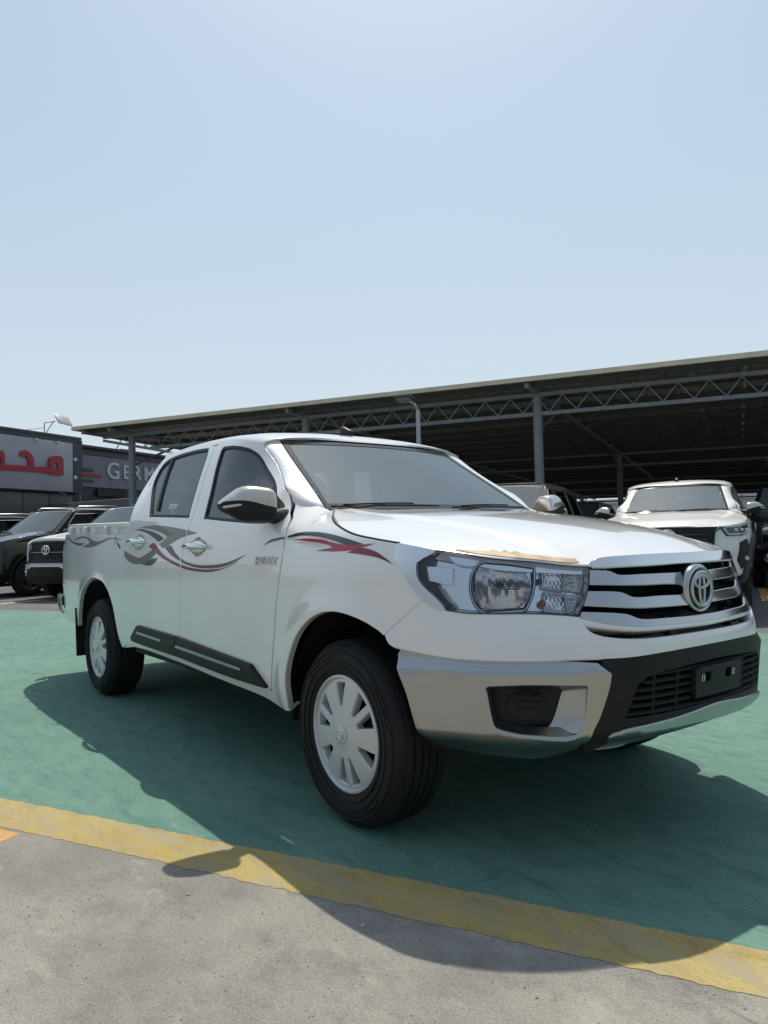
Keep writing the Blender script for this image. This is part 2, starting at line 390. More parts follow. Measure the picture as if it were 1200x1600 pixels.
DATA={
 'gap_front':[(2.0043,0.4131),(1.9261,0.6485),(1.9026,0.756),(1.8797,0.8447),(1.85,0.993),(1.9007,1.1167),(1.9468,1.1638),(1.9863,1.2122),(2.0312,1.2619),(2.166,1.3412),(2.3167,1.4429),(2.4031,1.5046),(2.51,1.5484),(2.6805,1.5766),(2.9366,1.5931)],
 'gap_B':[(2.9367,1.5931),(2.9054,1.5433),(2.8724,1.4454),(2.8547,1.3517),(2.8341,1.2262),(2.8519,1.1712),(2.8835,1.0942),(2.9112,1.0054),(2.9382,0.9157),(2.9536,0.803),(2.9709,0.667),(2.9943,0.5519),(3.0061,0.5052),(3.0383,0.4303)],
 'door_bottom':[(2.0356,0.4073),(2.501,0.4197),(3.0351,0.4307),(3.3535,0.4385),(3.7401,0.4424)],
 'gap_rear_top':[(2.9368,1.593),(3.2038,1.61),(3.4038,1.613),(3.5738,1.602),(3.7038,1.575),(3.7838,1.525),(3.8338,1.45),(3.8588,1.35),(3.8688,1.26)],
 'gap_rear_low':[(3.8692,1.1778),(3.8689,1.1172),(3.8837,1.057),(3.897,1.0087),(3.8759,0.9282),(3.8318,0.7572),(3.8142,0.5591),(3.7978,0.4927),(3.7671,0.4517)],
 'cab_back':[(3.867,1.1899),(3.8866,1.2518),(3.9033,1.3228),(3.971,1.4462),(3.9842,1.5038),(3.9851,1.5521),(3.9336,1.5819),(3.6312,1.576)],
 'bed_gap':[(3.8672,1.1899),(3.8954,1.13),(3.9258,1.0697),(3.9537,1.0089),(3.9387,0.9275),(3.906,0.7663),(3.8814,0.5863),(3.9074,0.4218)],
 'win_rear':[(3.5288,1.2023),(3.5842,1.2768),(3.6487,1.3594),(3.6925,1.4322),(3.6897,1.4971),(3.6548,1.5428),(3.5911,1.569),(3.4955,1.5802),(3.3395,1.5838),(3.1578,1.5805),(2.9899,1.5703),(2.9525,1.5151),(2.9199,1.3613),(2.9078,1.2822),(2.8969,1.1954),(2.8924,1.1719),(3.1839,1.1863)],
 'win_rear_bar':[(3.5547,1.5732),(3.5256,1.5727),(3.4159,1.2378),(3.453,1.2396)],
 'win_front':[(2.702,1.16),(2.7064,1.2197),(2.7222,1.3083),(2.7674,1.4353),(2.7957,1.5304),(2.7799,1.5519),(2.6677,1.5439),(2.5566,1.5256),(2.484,1.5049),(2.4095,1.4674),(2.3033,1.3889),(2.1273,1.288),(2.0127,1.2133),(1.9738,1.1742),(1.9499,1.1456),(1.954,1.1231),(2.0655,1.115),(2.3532,1.1321)],
 'sill_bottom':[(4.0084,0.3837),(3.7379,0.416),(3.0519,0.4052),(2.5269,0.3813),(2.0997,0.3654),(1.8724,0.346)],
 'moulding':[(3.633,0.5523),(2.9971,0.5403),(2.468,0.5131),(2.1505,0.4964),(2.0305,0.4165),(2.3857,0.4167),(3.0305,0.4394),(3.527,0.4468),(3.7538,0.4543),(3.764,0.4759)],
 'mould_strip1':[(3.6296,0.523),(3.2246,0.5109),(3.2281,0.4987),(3.6336,0.5098)],
 'mould_strip2':[(3.0068,0.5029),(2.2407,0.4755),(2.2442,0.4644),(3.011,0.4887)],
 'mould_notch':[(3.2088,0.5088),(3.1248,0.5227),(3.0304,0.5281),(3.0096,0.514),(3.093,0.4733),(3.146,0.4583)],
 'hood_gap':[(1.8292,1.1717),(1.6546,1.1284),(1.4823,1.0852),(1.3518,1.0555),(1.2325,1.038),(1.1127,1.022),(1.1119,1.0225),(0.9641,0.9967),(0.7755,0.9694),(0.6365,0.9559),(0.4606,0.9354)],
 'fend_top':[(1.9843,1.2102),(1.9613,1.2092),(1.938,1.2082),(1.8903,1.1892),(1.8392,1.1742)],
 'lamp':[(1.1119,1.0225),(0.9641,0.9967),(0.7755,0.9694),(0.6365,0.9559),(0.5415,0.9429),(0.4606,0.9354),(0.4751,0.8675),(0.5,0.8166),(0.5218,0.7883),(0.6525,0.7987),(0.7791,0.8002),(0.8573,0.8011),(0.912,0.8067),(0.9289,0.8104),(0.952,0.8125),(0.9755,0.82),(0.9997,0.8343),(1.0435,0.8743),(1.0767,0.9235),(1.114,0.9679),(1.1208,0.9903)],
 'lamp_chrome':[(1.1119,1.0225),(1.0399,1.0102),(0.9641,0.9967),(1.0096,0.9728),(1.0302,0.9593),(1.0322,0.9401),(1.0247,0.9073),(0.9998,0.8776),(0.9697,0.8537),(0.9462,0.8327),(0.9289,0.8104),(0.952,0.8125),(0.9755,0.82),(0.9997,0.8343),(1.0435,0.8743),(1.0767,0.9235),(1.114,0.9679),(1.1208,0.9903)],
 'lamp_black':[(0.964,0.9962),(0.9459,0.9924),(0.9767,0.9765),(0.9806,0.9481),(1.0093,0.9469),(1.0034,0.9183),(0.997,0.898),(0.9701,0.8941),(0.9522,0.8647),(0.9348,0.8435),(0.9093,0.8213),(0.9148,0.8093),(0.9289,0.8104),(0.9462,0.8327),(0.9697,0.8537),(0.9998,0.8776),(1.0247,0.9073),(1.0322,0.9401),(1.0302,0.9593),(1.0096,0.9728)],
 'lamp_slab1':[(0.9729,0.967),(0.9438,0.9694),(0.8919,0.958),(0.8776,0.9499),(0.891,0.9367),(0.9135,0.9356),(0.979,0.9459)],
 'lamp_slab2':[(1.0077,0.9461),(0.9539,0.9425),(0.9135,0.9348),(0.9153,0.8849),(0.9525,0.8901),(0.997,0.8993)],
 'lamp_slab3':[(0.9641,0.8901),(0.9153,0.8836),(0.8493,0.8651),(0.8412,0.8416),(0.8307,0.813),(0.8519,0.805),(0.9064,0.8147),(0.9348,0.8435),(0.9522,0.8647)],
 'lamp_bowl':[(0.8073,0.8066),(0.8307,0.8259),(0.8452,0.8625),(0.8453,0.9019),(0.8359,0.9282),(0.8142,0.9516),(0.7758,0.951),(0.7212,0.946),(0.6421,0.9337),(0.6485,0.8856),(0.6614,0.8447),(0.6807,0.8119),(0.728,0.8088),(0.7789,0.8066)],
 'lamp_turn1':[(0.6078,0.9276),(0.5334,0.9243),(0.5431,0.8619),(0.6144,0.8744)],
 'lamp_turn2':[(0.6095,0.8575),(0.5448,0.8504),(0.5395,0.7952),(0.6159,0.8028)],
 'lamp_side1':[(0.5266,0.9228),(0.4669,0.9237),(0.478,0.8754),(0.4911,0.855),(0.5365,0.8591)],
 'lamp_side2':[(0.5422,0.849),(0.4951,0.8474),(0.5123,0.8094),(0.5237,0.7921),(0.5382,0.7951)],
 'seam_fb':[(1.157,0.7194),(1.1308,0.7404),(1.0553,0.8),(1.0051,0.8362)],
 'strip':[(0.4589,0.9414),(0.4439,0.954),(0.4067,0.9627),(0.2421,0.967),(0.1006,0.9677),(-0.0842,0.967),(-0.0581,0.9363),(0.0697,0.9364),(0.2995,0.9356),(0.4476,0.9365)],
 'bar1':[(0.4562,0.9232),(0.3883,0.9179),(0.3609,0.9057),(0.2707,0.904),(0.1374,0.9025),(-0.0353,0.9011),(-0.0141,0.8652),(0.1516,0.8713),(0.2814,0.8742),(0.4651,0.8827)],
 'bar2':[(0.4763,0.8581),(0.3638,0.8513),(0.3202,0.8343),(0.2134,0.8323),(0.006,0.8288),(0.0232,0.7987),(0.2259,0.8018),(0.3042,0.8039),(0.37,0.8089),(0.4973,0.8193)],
 'bar3':[(0.507,0.7975),(0.3638,0.7852),(0.3183,0.768),(0.2039,0.7638),(0.0512,0.7609),(0.0634,0.7433),(0.2546,0.7466),(0.3257,0.7479),(0.4133,0.7581),(0.5164,0.7808)],
 'grille_edge':[(0.4583,0.9442),(0.4908,0.8421),(0.5201,0.7825)],
 'bar3_low':[(0.5194,0.7803),(0.4135,0.7575),(0.3259,0.7474),(0.2549,0.7461),(0.0638,0.7428)],
 'low_open':[(0.5112,0.7647),(0.4151,0.7507),(0.3279,0.7416),(0.0692,0.7346),(0.0825,0.7057),(0.2695,0.7055),(0.366,0.7086),(0.4503,0.7199),(0.4885,0.7348),(0.503,0.7485)],
 'white_bot':[(1.1352,0.6948),(1.1058,0.6841),(1.0096,0.6718),(0.8983,0.6632),(0.8004,0.662),(0.6804,0.6618),(0.5599,0.6624),(0.484,0.6607),(0.3701,0.6582),(0.09,0.6652)],
 'silver':[(1.1048,0.6597),(1.0942,0.6755),(0.9912,0.6721),(0.8833,0.6609),(0.8344,0.6569),(0.7286,0.6574),(0.6232,0.656),(0.4754,0.645),(0.435,0.6085),(0.4408,0.5728),(0.4738,0.4831),(0.5006,0.4258),(0.5263,0.381),(0.5912,0.3545),(0.6538,0.3422),(0.7474,0.3462),(0.8464,0.351),(0.9543,0.3594),(1.0111,0.3784),(1.0313,0.404),(1.0635,0.54),(1.0918,0.613)],
 'silver_ridge':[(1.1041,0.6462),(0.9928,0.6333),(0.8847,0.623),(0.8357,0.6177),(0.7295,0.6199),(0.677,0.6186),(0.5492,0.6127),(0.485,0.6074),(0.4644,0.6023),(0.4841,0.5505),(0.5159,0.4662),(0.5357,0.4301)],
 'fog_outer':[(0.8103,0.5743),(0.7988,0.5847),(0.6772,0.5913),(0.517,0.5836),(0.5067,0.5713),(0.514,0.4856),(0.5358,0.4321),(0.5515,0.4173),(0.5865,0.4113),(0.6791,0.4252),(0.7773,0.4458),(0.7918,0.4608)],
 'fog_inner':[(0.7966,0.5579),(0.7864,0.5623),(0.6788,0.5638),(0.5704,0.5578),(0.5783,0.5325),(0.5941,0.4816),(0.6101,0.4505),(0.6258,0.4438),(0.6918,0.4534),(0.7697,0.4671),(0.7871,0.4843)],
 'center':[(0.4758,0.6519),(0.4593,0.6569),(0.3749,0.6578),(0.2569,0.6628),(0.0954,0.6646),(0.037,0.4492),(0.1835,0.457),(0.3342,0.448),(0.4151,0.4373),(0.4516,0.4046),(0.4669,0.397),(0.5236,0.3823),(0.4986,0.4265),(0.4704,0.4836),(0.439,0.5739),(0.4318,0.6089)],
 'slot':[(0.4111,0.4661),(0.3968,0.5291),(0.3823,0.5665),(0.3526,0.5982),(0.2461,0.6085),(0.0627,0.6131),(0.0318,0.4655),(0.1841,0.466),(0.3347,0.4653)],
 'skid':[(0.468,0.3786),(0.4536,0.405),(0.4172,0.4385),(0.3372,0.448),(0.1889,0.4573),(0.0428,0.4679),(0.0172,0.42),(0.1771,0.4055),(0.3481,0.3898)],
 'plate':[(0.1672,0.5729),(0.0492,0.5737),(0.0393,0.5129),(0.1552,0.5067)],
 'd1':[(3.6512,1.1435),(3.5426,1.1519),(3.4065,1.1525),(3.2468,1.1448),(3.0937,1.1323),(2.9031,1.1142),(2.8889,1.0804),(2.9738,1.0693),(3.0827,1.045),(3.1982,1.0197),(3.273,1.0427),(3.2076,1.0616),(3.1531,1.0811),(3.2228,1.1002),(3.3332,1.1181),(3.4752,1.1339)],
 'd1b':[(2.8872,1.113),(2.7414,1.0922),(2.8745,1.0827)],
 'd2':[(3.7504,1.1363),(3.6029,1.1363),(3.4541,1.1211),(3.3252,1.1024),(3.2046,1.0749),(3.2688,1.0561),(3.3673,1.0804),(3.488,1.1078),(3.6408,1.1277)],
 'd3':[(3.3501,1.016),(3.2906,0.9977),(3.3833,0.9656),(3.4759,0.9418),(3.5879,0.9265),(3.6755,0.9255),(3.7972,0.944),(3.8779,0.9735),(3.8739,1.0107),(3.8346,0.9985),(3.7093,0.9769),(3.5902,0.9647),(3.48,0.9839),(3.4009,1.0025)],
 'd3b':[(3.9114,0.9886),(3.971,1.0243),(4.0635,1.0769),(4.0424,1.0869),(3.9431,1.0394),(3.918,1.0271)],
 'd4':[(3.5593,0.9269),(3.4758,0.94),(3.3957,0.9564),(3.2716,0.9643),(3.3417,0.9339),(3.4212,0.9192)],
 'd5':[(3.1688,1.0195),(3.0918,1.0321),(3.0282,0.9972),(2.9523,0.9659),(2.9511,0.9498),(3.0729,0.98)],
 'd5b':[(2.9342,0.9626),(2.8457,0.9433),(2.7001,0.9311),(2.5448,0.9331),(2.4001,0.9439),(2.2815,0.9633),(2.1721,0.9859),(2.2974,0.9486),(2.4353,0.9247),(2.5829,0.917),(2.7409,0.9201),(2.8669,0.9348),(2.933,0.945)],
 'd6':[(3.4413,1.0332),(3.3569,1.0481),(3.2194,0.9931),(3.0944,0.9582),(2.9504,0.933),(2.9506,0.917),(3.1173,0.945),(3.2681,0.9796)],
 'd6b':[(2.9326,0.9298),(2.8243,0.9188),(2.6806,0.9114),(2.5452,0.913),(2.4,0.9229),(2.2643,0.9525),(2.2001,0.9731),(2.2972,0.9413),(2.4356,0.9133),(2.5645,0.8994),(2.701,0.8991),(2.846,0.9061),(2.9329,0.9147)],
 'b1':[(5.1385,1.0954),(5.0262,1.1079),(4.8711,1.1163),(4.6904,1.105),(4.557,1.0816),(4.4464,1.0723),(4.3384,1.081),(4.2374,1.0919),(4.1025,1.092),(3.9695,1.0802),(3.9666,1.074),(4.0973,1.0846),(4.2023,1.0839),(4.301,1.0703),(4.4041,1.0538),(4.5159,1.0394),(4.6427,1.0324),(4.8344,1.0391),(4.7339,1.0518),(4.6581,1.0618),(4.637,1.0748),(4.7462,1.0978),(4.9036,1.102),(5.036,1.0928)],
 'b2':[(5.426,1.1204),(5.3489,1.1161),(5.2142,1.0907),(5.0421,1.0726),(4.7836,1.0642),(4.9067,1.0467),(5.0575,1.0604),(5.2334,1.0823)],
 'b3':[(5.5748,1.114),(5.5929,1.1015),(5.6978,1.0866),(5.7439,1.08),(5.7213,1.0759),(5.6676,1.0836),(5.6691,1.0991)],
 'b4':[(4.0646,1.0769),(4.0033,1.0519),(3.9616,1.0348),(3.9653,1.0181),(4.0147,1.04)],
 'f0':[(2.0158,1.0222),(1.9596,1.0474),(1.8697,1.0579),(1.8642,1.0498),(1.9563,1.0371)],
 'f1':[(1.8495,1.0605),(1.771,1.0737),(1.6271,1.0723),(1.4996,1.0603),(1.3857,1.0431),(1.2747,1.0218),(1.3643,1.0194),(1.4609,1.0354),(1.5838,1.0528),(1.7336,1.0612),(1.8441,1.0534)],
 'f2':[(1.8066,1.0449),(1.6776,1.0477),(1.5543,1.0412),(1.4383,1.0263),(1.3278,1.019),(1.2186,1.0236),(1.2956,1.0077),(1.3632,0.9995),(1.4567,0.9972),(1.5838,1.0001),(1.4631,1.0114),(1.5042,1.0225),(1.6259,1.0348)],
 'f3':[(1.3611,0.9935),(1.2892,1.0085),(1.2166,0.9987),(1.166,0.978),(1.1204,0.9521),(1.1878,0.9739),(1.2626,0.9848)],
 'hilux':[(2.0962,0.9425),(1.8975,0.9423),(1.8794,0.9669),(2.0731,0.9768)],
 'handle_f':[(2.8824,1.0221),(2.7716,1.0377),(2.5969,1.0306),(2.6011,1.0046),(2.7664,1.0019)],
 'handle_r':[(3.7925,1.0641),(3.6575,1.0791),(3.4915,1.0639),(3.4905,1.0326),(3.6628,1.034)],
 'bed_top':[(5.6327,1.2193),(3.8845,1.178)],
 'bed_line':[(5.3522,1.1398),(3.899,1.1051)],
}
# ================================================================ main pickup truck
WHITE=mat('white_paint',(.84,.84,.825),.25,coat=1.,noise=(2.2,(.785,.785,.765),.45,.8))
BARCH=mat('grille_chrome',(.50,.51,.52),.14,1.)
CAPCH=mat('mirror_cap_bright',(.66,.57,.44),.20,.85,noise=(5.,(.70,.68,.64),.4,.65))
CHROME=mat('chrome',(.78,.79,.80),.09,1.)
SATIN=mat('satin_silver',(.46,.475,.47),.30,1.,noise=(3.,(.41,.425,.42),.4,.65))
BLACKP=mat('black_plastic',(.010,.0105,.012),.5,spec=.3,noise=(9.,(.019,.019,.020),.4,.7))
BLACKG=mat('gloss_black',(.008,.008,.009),.16,coat=.5)
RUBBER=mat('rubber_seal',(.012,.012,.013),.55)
TYRE=mat('tyre_rubber',(.007,.0068,.0068),.75,bump=(160,.25),noise=(5.,(.013,.012,.0115),.5,.75))
DARK=mat('underbody_dark',(.012,.012,.013),.8)
COVER=mat('wheel_cover_paint',(.60,.61,.61),.36,.25,coat=.3)
GLASS_W=glass('windscreen_glass',(.78,.88,.88),dust_sheen=.12,dust_sheen_col=(.58,.80,.88),ior=2.2)
GLASS_S=glass('side_glass',(.60,.68,.70),dust_sheen=.15,dust_sheen_col=(.44,.56,.64),ior=1.8)  # bluish diffuse layer also stands in for reflections on the panes
LENS=glass('lamp_lens',(.93,.95,.97))
REFLECT=mat('lamp_reflector',(.92,.93,.94),.16,.8)
REFGREY=mat('lamp_housing_grey',(.90,.92,.95),.20,.85)
FABRIC=mat('seat_fabric_grey',(.42,.42,.43),.8,noise=(30.,(.50,.50,.51),.4,.6))
DASH=mat('dash_plastic',(.13,.13,.13),.6)
PAPER=mat('white_paper',(.8,.8,.78),.7)
AMBER=mat('amber_bulb',(.55,.12,.03),.25)
D_GREY=mat('decal_taupe',(.125,.115,.10),.35,coat=.4,noise=(4.,(.20,.185,.165),.35,.7))
D_DARK=mat('decal_slate',(.030,.028,.040),.35,coat=.4,noise=(4.,(.075,.07,.09),.35,.75))
D_RED=mat('decal_dark_red',(.20,.006,.022),.35,coat=.4)
D_RED2=mat('decal_red',(.40,.016,.045),.35,coat=.4)
GLUE=mat('dusty_adhesive',(.52,.47,.38),.7,noise=(40.,(.34,.27,.18),.42,.62))
FILM=mat('torn_tan_film',(.40,.25,.11),.6,noise=(16.,(.60,.48,.31),.38,.62))
OUTN=(0,-1,0)
def XZ(pts): return [(float(u_of_x(x)),z) for x,z in pts]
def Sd(d): return lambda u,z:S(u,z,d)
def front_ref(): return (.8,-.6,0)
def shrink(poly,e):
    """pull an outline inwards by e"""
    P=smooth_poly(poly,.02,True,50)
    if area2(P)<0:P=P[::-1]
    t=np.roll(P,-1,0)-np.roll(P,1,0);t/=np.maximum(np.linalg.norm(t,axis=1,keepdims=True),1e-9)
    return [tuple(p) for p in P+np.stack([-t[:,1],t[:,0]],1)*e]
def seg(n,rev=False):
    a=[tuple(p) for p in DATA[n]];return a[::-1] if rev else a

def tps_pts(sym):
    P=[];v=[]
    for a,b,c in sym:
        P.append((a,b));v.append(c)
        if abs(b)>1e-6: P.append((a,-b));v.append(c)
    return P,v
# hood surface z(x,y)
_hg=[tuple(S(np.array(u),np.array(z))) for u,z in DATA['hood_gap']]
_hp=[(float(p[0]),float(p[1]),float(p[2])) for i,p in enumerate(_hg) if i!=6]
_hp+=[(.846,-.24,.958),(.868,0,.962),(.845,-.10,.968),(.80,0,.988),(.79,-.25,.980),(.65,0,1.030),(.65,-.35,1.010),(.5,0,1.064),(.45,-.5,1.045),(.27,0,1.104),(.25,-.45,1.090),(0,0,1.142),(0,-.5,1.126),(-.25,0,1.160),(-.25,-.45,1.150),(-.40,0,1.176),(-.41,-.40,1.172),(.10,-.74,1.075),(.36,-.70,1.036)]
HOOD=TPS(*tps_pts(_hp),lam=3e-4)
def hood_s(x,y):
    z=HOOD(x,y)
    cr=.007*(1-sstep(.50,.56,np.abs(y)+.10*(x-.1)))  # raised centre field with a soft crease
    return np.stack([x,y,z+cr*sstep(.86,.6,x)*0+cr*(1-sstep(.62,.80,x))],-1)
# windscreen surface x(y,z)
_ws=[(1.172,-.645,-.405),(1.550,-.545,-.985),(1.560,0,-.950),(1.557,-.28,-.958),(1.172,0,-.345),(1.172,-.36,-.362),(1.37,0,-.655),(1.37,-.598,-.712),(1.27,-.622,-.553),(1.46,-.572,-.852)]
WSC=TPS(*tps_pts(_ws),lam=1e-4)
def ws_s(y,z,d=0.): return np.stack([WSC(z,y)+d*.52,y,z+d*.85],-1)

WHEEL_R=.335
def wheel_proto():
    """a wheel about the local origin, outer face towards -y"""
    R=WHEEL_R
    root=MB()
    prof=[(.205,.085),(.212,.094),(.235,.103),(.275,.106),(.302,.100),(.318,.086),(.327,.074),(R-.003,.066),
          (R,.060),(R,.047),(R-.008,.0455),(R-.008,.0405),(R,.039),(R+.001,.024),(R+.001,.017),(R-.008,.0155),(R-.008,.0105),(R+.001,.009),(R+.001,-.009),(R-.008,-.0105),(R-.008,-.0155),(R+.001,-.017),(R+.001,-.024),(R,-.039),(R-.008,-.0405),(R-.008,-.0455),(R,-.047),(R,-.060),(R-.003,-.066),(.318,-.086),(.30,-.100),(.25,-.104),(.205,-.09)]
    root.lathe([(r,-(.106-(.106-h)*1.14)) for r,h in prof],(0,0,0),'Y',72)
    for rr,hh in ((.262,.1075),(.296,.1035),(.235,.1055)): root.lathe([(rr-.004,-hh+.001),(rr-.002,-hh-.0025),(rr+.002,-hh-.0025),(rr+.004,-hh+.001)],(0,0,0),'Y',64)
    for g0 in range(4):
        for j in range(7):
            a=math.radians(90*g0+20+5.2*j);q=.279;root.box((q*math.cos(a),-.1065,q*math.sin(a)),(.013+.004*((j*7+g0)%3),.005,.011),Matrix.Rotation(-a+math.pi/2,3,'Y'))
    # fine shoulder blocks
    for i in range(84):
        a=2*math.pi*i/84
        for s in (-1,1):
            c=Vector((math.cos(a)*(R-.010),(-.0645 if s<0 else .0985),math.sin(a)*(R-.010)))
            root.box(c,(.016,.014,.011),Matrix.Rotation(-a+math.pi/2,3,'Y'))
    return root
def cover_surf(a,b):
    r=np.hypot(a,b);
    h=.101-.013*(r/.205)**2.4+.004*np.exp(-(r/.045)**4)-.006*sstep(.186,.206,r)
    return np.stack([a,-h,b],-1)
def cover_holes():
    H=[]
    def wedge(a0,a1,r0,r1,r0b=None):
        r0b=r0b or r0
        P=[]
        for t in np.linspace(0,1,5): P.append((r1,a0+(a1-a0)*t))
        for t in np.linspace(0,1,4): P.append((r0+(r0b-r0)*t,a1+(a0-a1)*(t*.62+.19)))
        return [(r*math.sin(math.radians(a)),r*math.cos(math.radians(a))) for r,a in P]
    for k in range(3):
        b=48+120*k
        H.append(wedge(b-24,b-3.2,.088,.187));H.append(wedge(b+3.2,b+24,.088,.187))
        H.append(wedge(b+120-60-11,b+120-60+11,.095,.188))
    return H
def make_cover(parent):
    circ=[(.209*math.cos(t),.209*math.sin(t)) for t in np.linspace(0,2*math.pi,72,endpoint=False)]
    c=patch('wheel_cover',COVER,circ,cover_surf,parent,holes=cover_holes(),depth=.032,ch=.009,sp=.014,esp=.010,corner=65,out=OUTN)
    rim=MB().lathe([(.214,-.082),(.210,-.096),(.203,-.098),(.197,-.090),(.195,-.075)],(0,0,0),'Y',72)
    rim.build('cover_rim',COVER,c,angle=40)
    # recessed steel wheel, hub and lug nuts behind the openings
    st=MB().lathe([(.2,-.03),(.15,-.045),(.10,-.05),(.06,-.055),(0.001,-.055)],(0,0,0),'Y',40)
    for i in range(6):
        a=math.radians(60*i+15);st.lathe([(.012,-.052),(.012,-.072),(.009,-.076),(.001,-.077)],(.075*math.cos(a),0,.075*math.sin(a)),'Y',6)
    st.build('steel_wheel',mat('steel_wheel_dark',(.03,.03,.032),.5,.5),c,angle=40)
    # three-ellipse emblem in the middle
    cap=MB().lathe([(.034,-.100),(.033,-.108),(.027,-.110),(.001,-.1105)],(0,0,0),'Y',28).build('centre_cap',COVER,c,angle=40)
    em=MB();emblem(em,.021,.0022,lambda a,b:(a,-.112,b));em.build('emblem',CHROME,c,angle=60)
    return c
def emblem(mb,R,r,f,asp=.68):
    """oval ring with two crossed ellipses inside; f maps (right, up) to a point"""
    def ell(rx,rz,cx=0,cz=0,rr=r,n=30): mb.tube([f(cx+rx*math.cos(t),cz+rz*math.sin(t)) for t in np.linspace(0,2*math.pi,n,endpoint=False)],rr,7,True)
    ell(R,R*asp,0,0,r*1.15,40)
    ell(R*.70,R*asp*.36,0,R*asp*.43,r)
    ell(R*.26,R*asp*.93,0,0,r)

def build_pickup(root):
    P={}
    def keep(o): P.setdefault(o.name.split('.')[0],[]).append(o);return o
    def both(o,parent=None): keep(o);return keep(mirrored(o,parent))
    # ---- outer side panels -------------------------------------------------
    g=.0035
    fx=XZ
    arch_f=[(-.417,.347),(-.40,.40),(-.385,.473),(-.345,.556),(-.262,.660),(-.165,.728),(-.06,.770),(.04,.784),(.13,.777),(.21,.758),(.27,.733),(.315,.703),(.335,.684)]
    fend=seg('hood_gap')[:7]+[tuple(p) for p in DATA['lamp'][::-1][0:1]]
    lampL=[tuple(p) for p in DATA['lamp_chrome']]
    left_edge=[lampL[i] for i in (16,15,14,13,12)]     # from the top corner down the outer edge
    seam=seg('seam_fb')
    fender=seg('hood_gap')[:6]+left_edge[:4]+[(1.0,.826)]+[(s[0]+.004,s[1]) for s in seam[::-1]]
    fender+=XZ([(.27,.733),(.21,.758),(.13,.777),(.04,.784),(-.06,.770),(-.165,.728),(-.262,.660),(-.345,.556),(-.385,.473),(-.40,.40),(-.415,.350)])
    fender+=[(2.04,.352),(2.03,.39)]+[(a-.006,b) for a,b in seg('gap_front')[:8]]+[(1.949-.004,1.208)]+seg('fend_top')[1:]
    f=patch('fender',WHITE,shrink(fender,.0025),S,root,depth=.03,ch=.006,sp=.03,esp=.014,corner=38,out=OUTN);both(f)
    # decals of the fender
    for n,m in (('f1',D_DARK),('f2',D_RED2),('f3',D_RED)):
        o=patch('decal',m,DATA[n],Sd(.0012),f,depth=0,sp=.03,esp=.012,out=OUTN)
    # ---- doors ------------------------------------------------------------
    fd=[(a+.004,b) for a,b in seg('gap_front')]+[(a-.003,b) for a,b in seg('gap_B')[1:]]+[(3.03,.434)]+seg('door_bottom')[::-1][3:][::1]
    fd=[(a+.0055,b) for a,b in seg('gap_front')]+[(a-.0045,b) for a,b in seg('gap_B')[1:]]+[(2.501,.422)]
    wf=DATA['win_front']
    front=patch('front_door',WHITE,fd,S,root,holes=[shrink(wf,.002)],depth=.035,ch=.004,sp=.035,esp=.016,corner=42,out=OUTN)
    rd=[(a+.005,b) for a,b in seg('gap_B')]+[(3.353,.441),(3.74,.445)]+seg('gap_rear_low')[::-1]+seg('gap_rear_top')[::-1][:-1]
    wr=DATA['win_rear']
    rear=patch('rear_door',WHITE,rd,S,root,holes=[shrink(wr,.002)],depth=.035,ch=.004,sp=.035,esp=.016,corner=42,out=OUTN)
    # window seals, glass
    for d,wn,ins in ((front,wf,.016),(rear,wr,.017)):
        s=patch('window_seal',RUBBER,shrink(wn,-.001),Sd(-.002),d,holes=[shrink(wn,ins)],depth=.02,ch=.003,sp=.05,esp=.02,out=OUTN)
        gl=patch('window',GLASS_S,shrink(wn,ins-.004),Sd(-.012),d,depth=0,sp=.08,esp=.03,out=OUTN)
    patch('division_bar',RUBBER,DATA['win_rear_bar'],Sd(-.003),rear,depth=.02,ch=.002,sp=.05,out=OUTN)
    # black sail plate where the mirror sits
    sail=XZ([(-.50,1.118),(-.49,1.15),(-.535,1.215),(-.63,1.285),(-.72,1.335),(-.70,1.13)])
    patch('sail_plate',BLACKP,sail,Sd(-.004),front,depth=.02,ch=.003,sp=.04,out=OUTN)
    # beltline seal
    # decals
    for n,m,d in (('d1',D_GREY,rear),('d1b',D_GREY,front),('d2',D_DARK,rear),('d3',D_GREY,rear),('d4',D_DARK,rear),('d5',D_DARK,rear),('d5b',D_DARK,front),('d6',D_RED,rear),('d6b',D_RED,front),('f0',D_DARK,front)):
        patch('decal',m,DATA[n],Sd(.0012),d,depth=0,sp=.03,esp=.012,corner=45,out=OUTN)
    # door mouldings
    mo=[tuple(p) for p in DATA['moulding']]
    mf=[];mr=[]
    ub=3.012
    top=[mo[9],mo[0],mo[1],mo[2],mo[3],mo[4]];bot=[mo[5],mo[6],mo[7],mo[8]]
    zt=np.interp(ub,[mo[1][0],mo[0][0]] if mo[1][0]<mo[0][0] else [mo[0][0],mo[1][0]],[mo[1][1],mo[0][1]])
    zb=np.interp(ub,[mo[6][0],mo[7][0]],[mo[6][1],mo[7][1]])
    zt=float(np.interp(ub,[mo[2][0],mo[1][0]],[mo[2][1],mo[1][1]])) if mo[1][0]>ub>mo[2][0] else float(zt)
    rear_m=[mo[9],mo[0]]+([mo[1]] if mo[1][0]>ub else [])+[(ub+.006,zt),(ub+.006,float(zb)),mo[7],mo[8]]
    front_m=[(ub-.004,zt)]+([mo[1]] if mo[1][0]<ub else [])+[mo[2],mo[3],mo[4],mo[5],(mo[6][0],mo[6][1])] 
    if mo[6][0]>ub-.004: front_m[-1]=(ub-.004,float(zb))
    else: front_m+=[(ub-.004,float(zb))]
    for nm,pts,d in (('moulding',rear_m,rear),('moulding',front_m,front)):
        patch(nm,BLACKP,pts,Sd(.020),d,depth=.022,ch=.008,sp=.04,esp=.02,corner=20,out=OUTN)
